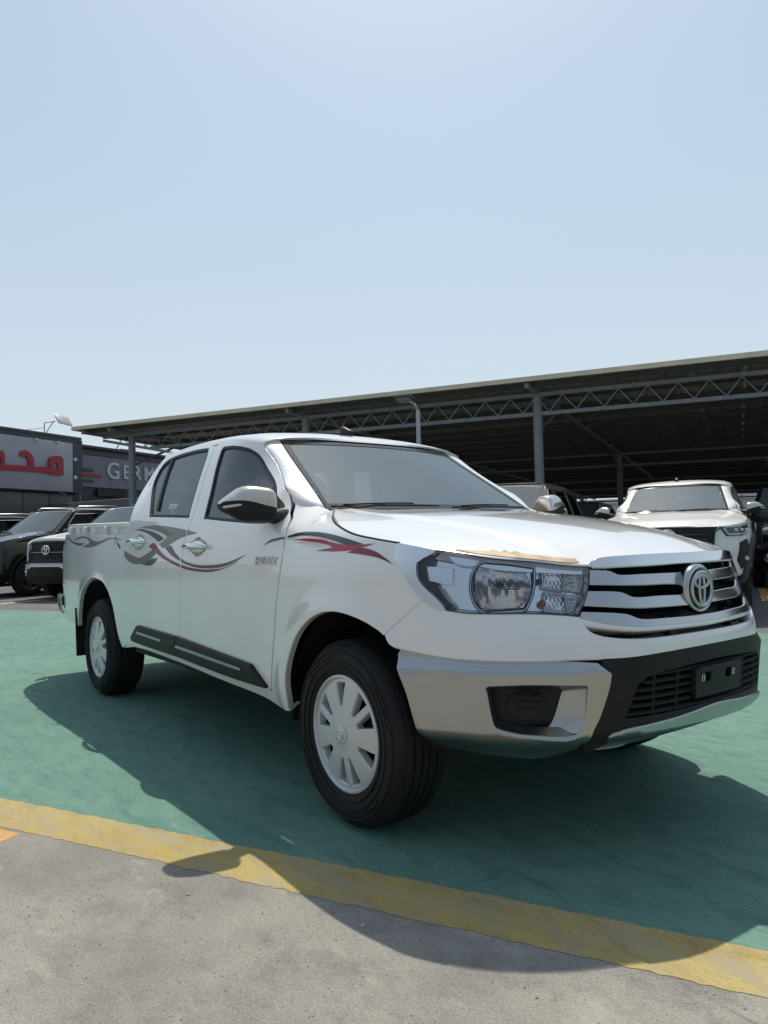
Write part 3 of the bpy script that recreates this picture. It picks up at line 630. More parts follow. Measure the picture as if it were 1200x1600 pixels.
    patch('trim_strip',mat('brushed_grey',(.38,.42,.46),.3,.8),DATA['mould_strip1'],Sd(.0235),rear,depth=.004,ch=.001,sp=.04,out=OUTN)
    patch('trim_strip',MATS['brushed_grey'],DATA['mould_strip2'],Sd(.0235),front,depth=.004,ch=.001,sp=.04,out=OUTN)
    patch('moulding_notch',BLACKP,DATA['mould_notch'],Sd(.0228),rear,depth=.003,ch=.001,sp=.04,out=OUTN)
    # handles
    for n,d in (('handle_f',front),('handle_r',rear)):
        q=np.array(DATA[n]);c=q.mean(0);L=q[:,0].max()-q[:,0].min()
        W=S(np.array(c[0]),np.array(c[1]));x0=W[0];y0=W[1];z0=W[2]+.004
        circ=[(c[0]+(L*.40)*math.cos(t)*(1+.10*math.sin(3*t+1)),c[1]+.004+.043*math.sin(t)*(1+.16*math.cos(4*t))) for t in np.linspace(0,2*math.pi,22,endpoint=False)]
        patch('handle_backing',GLUE,circ,Sd(.0010),d,depth=0,sp=.015,esp=.01,out=OUTN)
        cup=MB().ellipsoid((x0,y0-.001,z0),(L*.33,.006,.030),24,10);cup.build('handle_cup',CHROME,d,smooth=True)
        h=MB();N=14
        pts=[];rad=[]
        for i in range(N+1):
            t=i/N;pts.append((x0+L*(.5-t),y0-.012-.030*math.sin(math.pi*t)**.6,z0+.004*math.sin(math.pi*t)));rad.append(.0135*(.55+.45*math.sin(math.pi*t)**.5))
        h.tube(pts,rad,12);hv=Vector((0,0,z0));h.V=[(v[0],v[1],z0+(v[2]-z0)*1.25) for v in h.V]
        h.build('handle',CHROME,d,smooth=True)
    # chrome badge letters on the front door
    q=np.array(DATA['hilux']);c=q.mean(0);W=S(np.array(c[0]),np.array(c[1]))
    M=Matrix.Translation((W[0],W[1]-.004,W[2]))@Matrix.Rotation(math.radians(90),4,'X')@Matrix.Diagonal((1.,1.,1,1))
    text_mesh('badge','HILUX',.047,CHROME,front,M@Matrix.Diagonal((1.35,1,1,1)),.004,.0008,.25)
    for d in (front,rear):
        m2=both(d)
        for ch in list(d.children):
            if ch.name.split('.')[0]=='badge': continue
            mirrored(ch,m2)
    mirr_badge=[o for o in P['front_door']][1]
    text_mesh('badge','HILUX',.047,CHROME,mirr_badge,Matrix.Translation((W[0],-W[1]+.004,W[2]))@Matrix.Rotation(math.pi,4,'Z')@Matrix.Rotation(math.radians(90),4,'X')@Matrix.Diagonal((1.35,1,1,1)),.004,.0008,.25)
    # ---- cab side (quarter), sill ------------------------------------------
    rt=seg('gap_rear_top');rl=seg('gap_rear_low')
    quarter=[(a+.004,b) for a,b in rt[3:]]+[(a+.004,b) for a,b in rl]+[(3.80,.42),(3.90,.424)]+[(a-.004,b) for a,b in seg('bed_gap')[::-1][1:]]+[(3.887,1.252),(3.915,1.323),(3.955,1.42),(3.975,1.50),(3.972,1.552),(3.934,1.584)]+[(3.80,1.60),(3.574,1.612)]
    q_=patch('cab_quarter_panel',WHITE,quarter,S,root,depth=.10,ch=.012,sp=.035,esp=.016,corner=40,out=OUTN)
    cq=[S(np.array(a),np.array(b),-.021) for a,b in smooth_poly([(3.862,1.13),(3.862,1.19),(3.882,1.252),(3.910,1.323),(3.950,1.42),(3.969,1.50),(3.966,1.552),(3.928,1.584),(3.80,1.60),(3.62,1.604)],.03,False)]
    MB().tube([tuple(p) for p in cq],.021,8).build('corner_strip',WHITE,q_,smooth=True);mq=both(q_);mirrored(q_.children[0],mq)
    sill=[(4.0,.384),(3.905,.420),(3.74,.440),(3.353,.434),(3.035,.427),(2.501,.415),(2.045,.401),(2.035,.352),(1.872,.344),(1.95,.336),(2.10,.362),(2.527,.379),(3.052,.403),(3.738,.414)]
    s_=patch('sill',WHITE,sill,Sd(-.002),root,depth=.06,ch=.012,sp=.03,esp=.02,corner=22,out=OUTN);both(s_)
    # ---- A pillars and roof --------------------------------------------------
    gp=[np.array(S(np.array(a),np.array(b))) for a,b in smooth_poly(seg('gap_front')[7:13],.02,False)]
    base=np.array(S(np.array(1.893),np.array(1.205)))
    wsl=[]
    N=16;rows=[]
    for i in range(N+1):
        t=i/N;k=t*(len(gp)-1);a=int(min(k,len(gp)-2));A=gp[a]*(1-(k-a))+gp[a+1]*(k-a)
        zz=1.176+(1.552-1.176)*t;yy=-.645+(.645-.545)*t
        B=np.array([float(WSC(np.array(zz),np.array(yy)))-.004,yy-.004,zz+.004])
        A=A+np.array([-.002,.002,0]);out=np.array([.25,-.85,.35])
        row=[]
        row.append(tuple(A+np.array([-.014,.018,-.003])))
        for s in np.linspace(0,1,8): row.append(tuple(A*(1-s)+B*s+out*.013*math.sin(math.pi*s)**.8))
        rows.append(row)
    rows=[[tuple(np.array(p)+np.array([.03,.018,-.05])) for p in rows[0]]]+rows
    o=MB().grid(rows).build('windscreen_pillar',WHITE,root,smooth=True);both(o)
    zcF=pchip([-2.53,-2.50,-2.44,-2.36,-2.2,-1.9,-1.5,-1.2,-1.04,-.955],[1.562,1.592,1.622,1.646,1.665,1.675,1.662,1.638,1.608,1.578])
    zeF=pchip([-2.56,-2.50,-2.44,-2.36,-2.25,-2.12,-1.9,-1.48,-1.23,-1.0,-.955],[1.50,1.53,1.555,1.575,1.588,1.606,1.617,1.600,1.580,1.545,1.53])
    xs=[-.955,-.975,-1.0,-1.04,-1.1,-1.2,-1.35,-1.5,-1.7,-1.9,-2.1,-2.2,-2.28,-2.36,-2.42,-2.46,-2.49,-2.51,-2.525]
    rows=[]
    for x in xs:
        ze,zc=float(zeF(x)),float(zcF(x));u=u_of_x(x);pe=S(np.array(u),np.array(ze));ye=abs(pe[1])
        low=[S(np.array(u),np.array(ze-.028))+np.array([0,.006,0]),S(np.array(u),np.array(ze-.002))]
        row=[tuple(p) for p in low]
        th=np.linspace(0,1,14)
        for t in th[1:]:
            y=ye*(1-t)**1.5 if t<1 else 0.
            s=y/ye;row.append((x,-y,ze+(zc-ze)*(1-s**2.3)**.62))
        row+=[(p[0],-p[1],p[2]) for p in row[::-1][1:]]
        rows.append(row)
    lip=[];
    for p in rows[0]:
        y=max(-.56,min(.56,p[1]));lip.append((float(WSC(np.array(1.556),np.array(y)))+.004,p[1],min(p[2]-.006,1.562)))
    rows=[lip]+rows
    MB().grid(rows,flip=True).build('roof',WHITE,root,smooth=True)
    keep(root.children[-1])
    # antenna / roof fin
    fin=MB();fin.box((-1.16,-.02,1.650),(.10,.040,.045),Matrix.Rotation(math.radians(24),3,'Y'),.012);fin.box((-1.19,-.02,1.640),(.10,.055,.02),Matrix.Rotation(math.radians(14),3,'Y'),.006);fin.build('roof_aerial',BLACKP,root,angle=50)
    # ---- windscreen -------------------------------------------------------------
    def wsy(e=0.):
        pts=[]
        for t in np.linspace(0,1,7): pts.append((-.645+e+.10*t, 1.172+e+(1.550-1.172-2*e)*t))
        for y in (-.3,0,.3): pts.append((y,1.557-e+.004*(1-abs(y)/.3)))
        for t in np.linspace(0,1,7): pts.append((.545-e+.10*t,1.550-e-(1.550-1.172-2*e)*t))
        return pts
    wo=wsy(0.)
    patch('windscreen',GLASS_W,wo,lambda y,z:ws_s(y,z,0.),root,depth=0,sp=.06,esp=.04,corner=40,out=(.8,0,.6))
    wi=wsy(.026);wi=[(p[0],max(p[1],1.198)) for p in wi]
    patch('windscreen_frame',mat('frit_black',(.012,.013,.014),.05),wo,lambda y,z:ws_s(y,z,.0025),root,holes=[wi],depth=.004,ch=.001,sp=.08,esp=.04,corner=40,out=(.8,0,.6))
    # ---- hood ---------------------------------------------------------------------
    near=[(float(p[0]),float(p[1])+.002) for i,p in enumerate(_hg) if i!=6]
    hood=near+[(.812,-.38),(.840,-.26),(.858,-.12),(.862,0)]
    hood+=[(a,-b) for a,b in hood[::-1][1:]]
    hood+=[(-.425,.45),(-.415,.22),(-.41,0),(-.415,-.22),(-.425,-.45)]
    patch('hood',WHITE,shrink(hood,.013),hood_s,root,depth=.035,ch=.008,sp=.03,esp=.02,corner=30,out=(0,0,1))
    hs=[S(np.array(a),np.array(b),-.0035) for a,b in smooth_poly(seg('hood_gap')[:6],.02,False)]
    o=MB().tube([tuple(p+np.array([0,.002,.001])) for p in hs],.0042,6).build('hood_gap_shade',RUBBER,root,smooth=True);both(o)  # black tube added along the hood gap in place of its shadow line
    # torn remains of protective film along the hood lip
    tf=[(.50,-.735),(.545,-.715),(.60,-.672),(.655,-.618),(.705,-.55),(.748,-.48),(.760,-.448),(.740,-.438),(.724,-.462),(.698,-.498),(.676,-.528),(.664,-.545),(.640,-.570),(.612,-.580),(.610,-.605),(.586,-.600),(.592,-.632),(.560,-.630),(.570,-.660),(.544,-.672),(.540,-.695),(.515,-.715)]
    patch('film_remnant',FILM,tf,lambda x,y:hood_s(x,y)+np.array([0,0,.0025]),root,depth=.002,ch=.0006,sp=.03,esp=.012,corner=30,out=(0,0,1))
    # wipers, cowl
    cw=MB()
    cw.grid([[(float(WSC(np.array(1.165),np.array(y)))+.005-.02*k+.10*(k==0)*0,y,1.166-.012*k) for y in np.linspace(-.68,.68,21)] for k in (0,1,2)])
    cp=[[( -.43+.06*(1-(y/.7)**2)-.03*k,y,1.150-.004*k) for y in np.linspace(-.66,.66,15)] for k in range(-3,3)]
    MB().grid(cp,flip=True).build('cowl',BLACKP,root)
    for y0,y1 in ((-.63,-.06),(.02,.58)):
        wp=MB();pts=[]
        for t in np.linspace(0,1,12):
            y=y0+(y1-y0)*t;z=1.176+.007*t+.004*math.sin(math.pi*t);pts.append((float(WSC(np.array(z),np.array(y)))+.016,y,z+.008))
        wp.tube(pts,.005,6);wp.tube([(p[0]+.012,p[1],p[2]+.005+.004*math.sin(math.pi*k/11)) for k,p in enumerate(pts)][1:9],[.004]*8,6)
        wp.tube([(pts[0][0]+.02,y0+.02,1.170),(pts[5][0]+.015,pts[5][1],pts[5][2]+.004)],.006,6)
        wp.build('wiper',BLACKP,root,smooth=True)
    return P,both,keep
def fascia(root,both,keep):
    FO=(.8,-.6,0)
    # ---- painted bumper top ---------------------------------------------------
    wb=[tuple(p) for p in DATA['white_bot']];lamp=[tuple(p) for p in DATA['lamp']]
    bl=[tuple(p) for p in DATA['bar3_low']];lo=[tuple(p) for p in DATA['low_open']]
    upper=[(a-.004,b) for a,b in seg('seam_fb')]+[(.975,.816),(.929,.806),(.857,.797),(.779,.796),(.652,.795),(.524,.783)]+bl[1:4]+[(.03,bl[3][1])]
    halfb=[wb[0],wb[1]]+wb[2:9]+[(.03,wb[9][1])]
    outline=halfb+[(-a,b) for a,b in halfb[::-1]]+[(-a,b) for a,b in upper]+upper[::-1]
    op=[lo[0],lo[1],lo[2],(.02,lo[3][1])];ob=[(.02,lo[4][1]),lo[5],lo[6],lo[7],lo[8],lo[9]]
    hole=op+[(-a,b) for a,b in op[::-1]]+[(-a,b) for a,b in ob[::-1]]+ob[::-1]
    hole=op+[(-a,b) for a,b in op[::-1]]+[(-a,b) for a,b in ob[::-1]]+ob[::-1]
    loop=ob[::-1]
    hole=[lo[0],lo[1],lo[2],(.02,lo[3][1]),(-.02,lo[3][1])]+[(-a,b) for a,b in (lo[2],lo[1],lo[0],lo[9],lo[8],lo[7],lo[6],lo[5])]+[(-.02,lo[4][1]),(.02,lo[4][1]),lo[5],lo[6],lo[7],lo[8],lo[9]]
    patch('bumper_cover',WHITE,outline,S,root,holes=[hole],depth=.05,ch=.012,sp=.03,esp=.018,corner=35,out=(1,0,0))
    # ---- grille -----------------------------------------------------------------
    gr=patch('grille',BLACKP,[(.47,.94),(.05,.95),(-.05,.95),(-.47,.94),(-.55,.78),(-.52,.70),(-.05,.655),(.05,.655),(.52,.70),(.55,.78)],Sd(-.085),root,depth=.01,ch=.003,sp=.05,esp=.05,out=(1,0,0))
    def sym(n,fill=.02):
        p=[tuple(q) for q in DATA[n]]
        i=max(range(len(p)),key=lambda k:0)
        # split in top chain (u decreasing to the centre) and bottom chain
        t=[q for q in p if True];k=min(range(len(p)),key=lambda j:p[j][0])
        a=min(range(len(p)-1),key=lambda j:p[j][0]+p[j+1][0])
        top=[q for q in p[:a+1] if q[0]>.1]+[(.06,p[a][1]),(.02,p[a][1])];bot=[(.02,p[a+1][1]),(.06,p[a+1][1])]+[q for q in p[a+1:] if q[0]>.1]
        return top+[(-x,z) for x,z in top[::-1]]+[(-x,z) for x,z in bot[::-1]]+bot
    patch('grille_strip',CHROME,sym('strip'),Sd(.006),gr,depth=.06,ch=.010,sp=.03,esp=.02,corner=35,out=(1,0,0))
    for n in ('bar1','bar2'):
        patch('grille_bar',BARCH,sym(n),lambda u,z,n=n:S(u,z,-.004),gr,depth=.045,ch=.009,sp=.03,esp=.02,corner=40,out=(1,0,0))
    patch('grille_bar',BARCH,sym('bar3'),Sd(.002),gr,depth=.05,ch=.010,sp=.03,esp=.02,corner=40,out=(1,0,0))
    # dark inner slats between the chrome bars and in the lower opening
    for z in (.912,.893,.842,.826,.800,.787,.730,.712,.692):
        uu=np.linspace(-.46,.46,41);P0=S(uu,np.full(41,z),-.050);P1=S(uu,np.full(41,z-.004),-.022);P2=S(uu,np.full(41,z-.010),-.050)
        MB().grid([[tuple(p) for p in r] for r in (P0,P1,P2)]).build('inner_slat',BLACKG,gr,angle=40)
    for s in (-1,1):
        MB().grid([[tuple(S(np.array(s*u),np.array(z),d)) for z in (.68,.72,.77)] for u,d in ((.18,-.05),(.18,-.02),(.19,-.02),(.19,-.05))]).build('grille_stay',BLACKP,gr)
    # round emblem
    c=S(np.array(0.),np.array(.846),.012);e=patch('emblem',mat('emblem_back',(.02,.021,.023),.2,coat=.5),[(.076*math.cos(t),.846+.072*math.sin(t)) for t in np.linspace(0,2*math.pi,40,endpoint=False)],lambda a,b:np.stack([np.full_like(a,c[0]-.004)-.12*(a*a),a,b],-1),gr,depth=.055,ch=.004,sp=.03,esp=.02,out=(1,0,0))
    ring=MB();
    prof=[(.096,-.03),(.100,-.018),(.100,-.006),(.094,.002),(.087,.004),(.081,.001),(.078,-.006)]
    V=[];n=56
    R=[[(c[0]+h-.10*(r*math.cos(2*math.pi*i/n))**2,r*.87*math.cos(2*math.pi*i/n),.846+r*.83*math.sin(2*math.pi*i/n)) for r,h in prof] for i in range(n+1)]
    ring.grid(R).build('emblem_ring',BARCH,gr,smooth=True)
    em=MB();emblem(em,.060,.0064,lambda a,b:(c[0]+.004-.10*a*a,a,.846+b),.94);em.build('emblem_mark',BARCH,gr,smooth=True)
    # ---- satin corner pieces with fog recess ------------------------------------------
    sil=[tuple(p) for p in DATA['silver']]
    fo=[tuple(p) for p in DATA['fog_outer']];fi=[tuple(p) for p in DATA['fog_inner']]
    rid=lambda u,z:.020*(1-sstep(.612,.650,z))-.004+.010*sstep(.605,.575,z)*0
    def silv(u,z,d=0.):
        # shelf at the top, tuck-under at the foot
        dd=d-.022*sstep(.615,.655,z)-.075*sstep(.43,.33,z)
        return S(u,z,.012+dd)
    sp_=patch('bumper_corner',SATIN,sil,silv,root,holes=[fo],depth=.05,ch=.014,sp=.022,esp=.016,corner=35,out=FO)
    A=smooth_poly(fo,.012,True,50);
    # recess walls from the outer outline to the inner opening
    def resample(P,n):
        P=np.array(P);Q=np.r_[P,P[:1]];L=np.r_[0,np.cumsum(np.linalg.norm(np.diff(Q,axis=0),axis=1))];t=np.linspace(0,L[-1],n,endpoint=False);return np.stack([np.interp(t,L,Q[:,0]),np.interp(t,L,Q[:,1])],1)
    B=smooth_poly(fi,.012,True,50)
    if area2(A)<0:A=A[::-1]
    if area2(B)<0:B=B[::-1]
    A=resample(A,90);ca=A.mean(0);Bc=B.mean(0)
    # match by angle from the inner centre
    B=resample(B,400);angB=np.arctan2(B[:,1]-Bc[1],(B[:,0]-Bc[0])*.6);
    rows=[]
    def nearest(a):
        an=math.atan2(a[1]-Bc[1],(a[0]-Bc[0])*.6);d=np.abs((angB-an+math.pi)%(2*math.pi)-math.pi);return B[int(d.argmin())]
    pr=[(0.,0.),(.03,-.006),(.5,-.035),(1.,-.062)]
    for a in list(A)+[A[0]]:
        b=nearest(a);row=[]
        for t,dz in pr:
            q=a*(1-t)+b*t;row.append(tuple(silv(np.array(q[0]),np.array(q[1]),dz)))
        rows.append(row)
    rw=MB().grid(rows);me=rw.build('fog_recess',SATIN,sp_,smooth=True,weld=True)
    ib=resample(B,60)
    fg=patch('fog_blank',BLACKP,[tuple(Bc+(p-Bc)*1.06) for p in ib],lambda u,z:silv(u,z,-.066),sp_,depth=.004,ch=.001,sp=.03,esp=.02,out=FO)
    for z in (.548,.527,.506):
        uu=np.linspace(Bc[0]-.045,Bc[0]+.035,6);MB().tube([tuple(silv(np.array(a),np.array(z),-.060)) for a in uu],.004,6).build('fog_rib',BLACKP,sp_)
    # fog cover dome
    dm=patch('fog_cover',BLACKP,[(Bc[0]+.062*math.cos(t),Bc[1]+.044*math.sin(t)) for t in np.linspace(0,2*math.pi,28,endpoint=False)],lambda u,z:silv(u,z,-.060),sp_,depth=.02,ch=.006,sp=.03,esp=.02,out=FO)
    m2=both(sp_)
    for ch in list(sp_.children): mirrored(ch,m2)
    # ---- black centre section ----------------------------------------------------------
    def cen(u,z,d=0.): return S(u,z,.016+d-.014*sstep(.625,.655,z)-.02*sstep(.44,.38,z))
    c0=[(.462,.655),(.375,.657),(.257,.662),(.03,.665)]
    c1=[(.03,.450),(.184,.447),(.334,.438),(.415,.425),(.452,.395),(.50,.372),(.515,.375),(.499,.426),(.470,.484),(.441,.574),(.436,.615)]
    outl=c0+[(-a,b) for a,b in c0[::-1]]+[(-a,b) for a,b in c1]+c1[::-1]
    outl=c0[::-1]+c1[::-1][0:0]+outl[0:0]
    outl=[(-a,b) for a,b in c0]+[( a,b) for a,b in c0[::-1]]+c1[::-1]+[(-a,b) for a,b in c1]
    sl=[tuple(p) for p in DATA['slot']]
    zt,zb=.622,.468
    hole=[(.375,zb),(.40,.47),(.36,.575),(.325,.600),(.25,.612),(.03,.622),(-.03,.622),(-.25,.612),(-.325,.600),(-.36,.575),(-.40,.47),(-.375,zb),(-.2,.47),(0,.474),(.2,.47)]
    cb=patch('bumper_centre',BLACKP,outl,cen,root,holes=[hole],depth=.05,ch=.012,sp=.03,esp=.02,corner=30,out=(1,0,0))
    patch('duct_back',DARK,[(.42,.45),(.42,.63),(-.42,.63),(-.42,.45)],lambda u,z:cen(u,z,-.06),cb,depth=0,sp=.1,esp=.1,out=(1,0,0))
    for k in range(6):
        z=.485+.0235*k;ue=.395-.006*k-(.0 if k<4 else .03*(k-3))
        uu=np.linspace(-ue,ue,41);o=np.ones(41)
        rows=[[tuple(p) for p in cen(uu,o*zz,dd)] for zz,dd in ((z+.004,-.055),(z+.006,-.010),(z+.002,-.002),(z-.004,-.004),(z-.010,-.05))]
        MB().grid(rows).build('duct_slat',DARK,cb,angle=40)
    for s in (-.30,-.20,.20,.30):
        MB().grid([[tuple(cen(np.array(u),np.array(z),d)) for z in (.47,.54,.61)] for u,d in ((s-.004,-.05),(s-.004,-.008),(s+.004,-.008),(s+.004,-.05))]).build('duct_stay',DARK,cb)
    pl=patch('plate_bracket',BLACKP,[(.135,.507),(.135,.600),(-.135,.600),(-.135,.507)],lambda u,z:cen(u,z,.014),cb,holes=[[(.092,.553),(.092,.585),(.056,.585),(.056,.553)],[(-.028,.553),(-.028,.585),(-.064,.585),(-.064,.553)]],depth=.02,ch=.003,sp=.05,esp=.03,corner=30,out=(1,0,0))
    for a in (.103,-.075):
        b=MB()
        p=[cen(np.array(a+dx),np.array(.569+dz),.016) for dx,dz in ((-.006,-.009),(.006,-.009),(.006,.009),(-.006,.009))]
        b.tube([tuple(q) for q in p],.0016,5,True);b.build('plate_clip',mat('clip_white',(.7,.7,.7),.4),cb)
    sk=[tuple(p) for p in DATA['skid']]
    k0=[(.03,.468),(.189,.455),(.337,.445),(.417,.433),(.454,.400),(.474,.372)];k1=[(.40,.376),(.348,.386),(.177,.404),(.03,.418)]
    ks=[(-a,b) for a,b in k0[::-1]]+k0+k1+[(-a,b) for a,b in k1[::-1]]
    patch('skid_strip',SATIN,ks,lambda u,z:S(u,z,.026-.05*sstep(.43,.38,z)),root,depth=.04,ch=.010,sp=.025,esp=.018,corner=35,out=(1,0,0))
    # lower tray behind the bumper, dark
    rows=[]
    for k,zz in ((.80,.39),(.76,.335),(.60,.30),(.30,.285)):
        rows.append([(x*k+.0,y*(.90 if k>.85 else .86),zz) for x,y in [(.42,-.86),(.60,-.76),(.78,-.56),(.88,-.30),(.905,0),(.88,.30),(.78,.56),(.60,.76),(.42,.86)]])
    MB().grid(rows).build('valance',DARK,root,smooth=True)
    # ---- headlamps ---------------------------------------------------------------------------
    lc=[tuple(p) for p in DATA['lamp_chrome']];lb=[tuple(p) for p in DATA['lamp_black']]
    lampo=[tuple(p) for p in DATA['lamp']]
    inner=lc[2:11]   # boundary between chrome trim and lens
    lens=[lc[2]]+lampo[2:13]+[lc[10]]+inner[1:8][::-1]
    lens=[inner[0]]+lampo[2:13]+inner[::-1][1:-1] if False else [inner[0]]+lampo[2:13]+[inner[8]]+inner[1:8][::-1]
    hl=patch('headlamp',REFGREY,shrink(lampo,.004),Sd(-.046),root,holes=[shrink([tuple(p) for p in DATA[k]],-.002) for k in ('lamp_bowl','lamp_turn1','lamp_turn2')],depth=.004,ch=.001,sp=.05,esp=.02,out=FO)
    P=smooth_poly(shrink(lampo,.002),.02,True,45)
    MB().grid([[tuple(p) for p in S(np.r_[P[:,0],P[:1,0]],np.r_[P[:,1],P[:1,1]],d)] for d in (-.078,-.004)]).build('lamp_bucket',REFGREY,hl,smooth=True)
    patch('lamp_trim',CHROME,lc,Sd(.004),hl,depth=.03,ch=.010,sp=.02,esp=.012,corner=35,out=FO)
    patch('lamp_bezel',BLACKG,lb,Sd(-.016),hl,depth=.04,ch=.003,sp=.02,esp=.012,corner=40,out=FO)
    patch('lens',LENS,shrink(lens,.002),Sd(.002),hl,depth=0,sp=.03,esp=.015,corner=40,out=FO)
    patch('lens_edge',BLACKG,shrink(lens,.0005),Sd(.0025),hl,holes=[shrink(lens,.003)],depth=.003,ch=.0005,sp=.03,esp=.015,corner=40,out=FO)
    # brow panel above the reflector
    top=[(.93,.985),(.86,.980),(.775,.968),(.65,.956),(.50,.944),(.475,.936),(.48,.915),(.62,.925),(.75,.935),(.82,.948),(.90,.957)]
    patch('lamp_brow',REFGREY,[(a,b-.004) for a,b in top],Sd(-.020),hl,depth=.02,ch=.003,sp=.03,esp=.02,out=FO)
    for i,(n,d0,sl_) in enumerate((('lamp_slab1',-.040,.25),('lamp_slab2',-.026,.10),('lamp_slab3',-.045,.30))):
        q=np.array(DATA[n]);um=q[:,0].max()
        patch('lamp_blade',mat('blade_chrome',(.90,.93,.97),.14,.85),[tuple(p) for p in q],lambda u,z,d0=d0,sl_=sl_,um=um:S(u,z,d0-(um-u)*sl_*.35),hl,depth=.02,ch=.003,sp=.02,esp=.012,corner=40,out=FO)
    bw=[tuple(p) for p in DATA['lamp_bowl']];bq=np.array(bw);bc=bq.mean(0);rx=np.ptp(bq[:,0])/2;rz=np.ptp(bq[:,1])/2
    def bowl(u,z):
        r2=((u-bc[0])/rx)**2+((z-bc[1])/rz)**2
        rip=.0022*np.sin(u*190)*np.sin(z*60+.6)
        return S(u,z,-.034-.085*np.clip(1-r2*.92,0,1)**.85+rip*np.clip(1.1-r2,0,1))
    patch('lamp_reflector',REFLECT,shrink(bw,.003),bowl,hl,depth=.004,ch=.001,sp=.008,esp=.008,corner=50,out=FO)
    Pb=smooth_poly(bw,.012,True,50)
    rg=MB();rg.tube([tuple(p) for p in S(Pb[:,0],Pb[:,1],-.018)],.0022,8,True);rg.build('lamp_ring',BLACKG,hl,smooth=True)
    Pc=smooth_poly(shrink(bw,-.010),.012,True,50);Pd=smooth_poly(shrink(bw,-.001),.012,True,50)
    n_=120
    Pc=resample(Pc,n_);Pd=resample(Pd,n_)
    MB().grid([[tuple(p) for p in S(np.r_[Q[:,0],Q[:1,0]],np.r_[Q[:,1],Q[:1,1]],d)] for Q,d in ((Pc,-.040),(Pc,-.020),(Pd,-.018),(Pd,-.045))]).build('lamp_surround',mat('lamp_silver',(.62,.65,.69),.2,.85),hl,smooth=True)
    bu=S(np.array(bc[0]),np.array(bc[1]+.005),-.075);MB().ellipsoid(tuple(bu),(.022,.010,.010),14,8).build('bulb',mat('bulb_cap',(.10,.10,.11),.2,.6),hl,smooth=True)
    # reflector ribs
    for k in range(4):
        z=bc[1]-.008+.007*k;uu=np.linspace(bc[0]-rx*.72,bc[0]+rx*.30,24)
        MB().tube([tuple(bowl(np.array(a),np.array(z))+np.array([.003,-.002,0])) for a in uu],.0016,5).build('reflector_rib',mat('rib_dark',(.22,.22,.23),.3,.6),hl)
    for n in ('lamp_turn1','lamp_turn2'):
        q=np.array(DATA[n])
        patch('turn_reflector',REFLECT,[tuple(p) for p in q],lambda u,z:S(u,z,-.045+.0025*np.sin(u*420)*np.sin(z*300)),hl,depth=.02,ch=.002,sp=.007,esp=.007,corner=35,out=FO)
        P=smooth_poly([tuple(p) for p in q],.02,True,35)
        MB().tube([tuple(p) for p in S(P[:,0],P[:,1],-.030)],.0045,6,True).build('turn_frame',MATS['lamp_silver'],hl,smooth=True)
    q=np.array(DATA['lamp_turn2']).mean(0);b_=S(np.array(q[0]+.045),np.array(q[1]-.002),-.030);MB().ellipsoid(tuple(b_),(.013,.010,.011),16,10).build('amber_bulb',AMBER,hl,smooth=True)
    q=np.array(DATA['lamp_turn1']).mean(0);b_=S(np.array(q[0]+.050),np.array(q[1]-.004),-.030);MB().ellipsoid(tuple(b_),(.010,.009,.009),16,10).build('bulb',MATS['bulb_cap'],hl,smooth=True)
    for n in ('lamp_side1','lamp_side2'):
        patch('side_reflector',mat('side_grey',(.50,.50,.50),.25,.7),DATA[n],lambda u,z:S(u,z,-.036+.002*np.sin(z*260+u*90)),hl,depth=.02,ch=.003,sp=.012,esp=.01,corner=35,out=FO)
    m2=both(hl)
    for ch in list(hl.children): mirrored(ch,m2)

def running_gear(root,both,keep):
    for wx,wy in ((0.,-.755),(AXR,-.755)):
        for s in (1,-1):
            t=wheel_proto().build('wheel',TYRE,root,angle=32) if 'wheel' not in MESHES else link('wheel',MESHES['wheel'],root)
            if 'wheel' not in MESHES:
                MESHES['wheel']=t.data;cv=make_cover(t);MESHES['cover']=cv
            else:
                cv=MESHES['cover'];c2=cv.copy();COL.objects.link(c2);c2.parent=t
                for ch in cv.children: d=ch.copy();COL.objects.link(d);d.parent=c2
            t.location=(wx,wy*s,WHEEL_R)
            rz=0 if s==1 else math.pi
            t.rotation_euler=(0,math.radians(4 if wx==0 else 21),rz)
            keep(t)
    # arch liners
    for wx in (0.,AXR):
        for s in (-1,1):
            R=.47;rows=[]
            for y in ((-.795 if wx==0 else -.855),-.50):
                rows.append([(wx+R*math.cos(a),s*-y if s>0 else y,.335+R*math.sin(a)) for a in np.linspace(.22,math.pi+.1,25)])
            m=MB().grid(rows);
            m.add([(wx+R*math.cos(a),s*.50,.335+R*math.sin(a)) for a in np.linspace(.22,math.pi+.1,25)],[tuple(range(25))])
            m.build('arch_liner',DARK,root,smooth=False)
    # splash panel in front arch and mud flaps
    for s in (-1,1):
        MB().box((-.44,s*.74,.48),(.02,.20,.26)).build('splash_guard',BLACKP,root)
        mf=MB();mf.box((AXR-.50,s*.765,.40),(.016,.22,.36),Matrix.Rotation(math.radians(-6),3,'Y'),.004);mf.build('mud_flap',BLACKP,root)
    ub=MB();ub.box((-1.85,0,.42),(4.4,1.0,.26));ub.box((-1.45,0,.43),(1.9,1.62,.12));ub.box((.30,0,.62),(.6,1.0,.40));ub.box((-3.3,0,.62),(1.5,1.1,.2))
    ub.build('underbody',DARK,root)
    ch=MB()
    for s in (-1,1): ch.bar((-4.1,s*.48,.46),(.4,s*.48,.44),.09,.12)
    ch.tube([(AXR,-.7,.335),(AXR,.7,.335)],.05,12);ch.ellipsoid((AXR,0,.335),(.15,.14,.14),16,10);ch.tube([(0,-.7,.30),(0,.7,.30)],.035,10)
    ch.tube([(-1.2,-.55,.33),(-2.0,-.58,.33),(-2.6,-.60,.36)],.06,12)
    ch.build('chassis',mat('chassis_black',(.02,.02,.02),.6),root,angle=35)

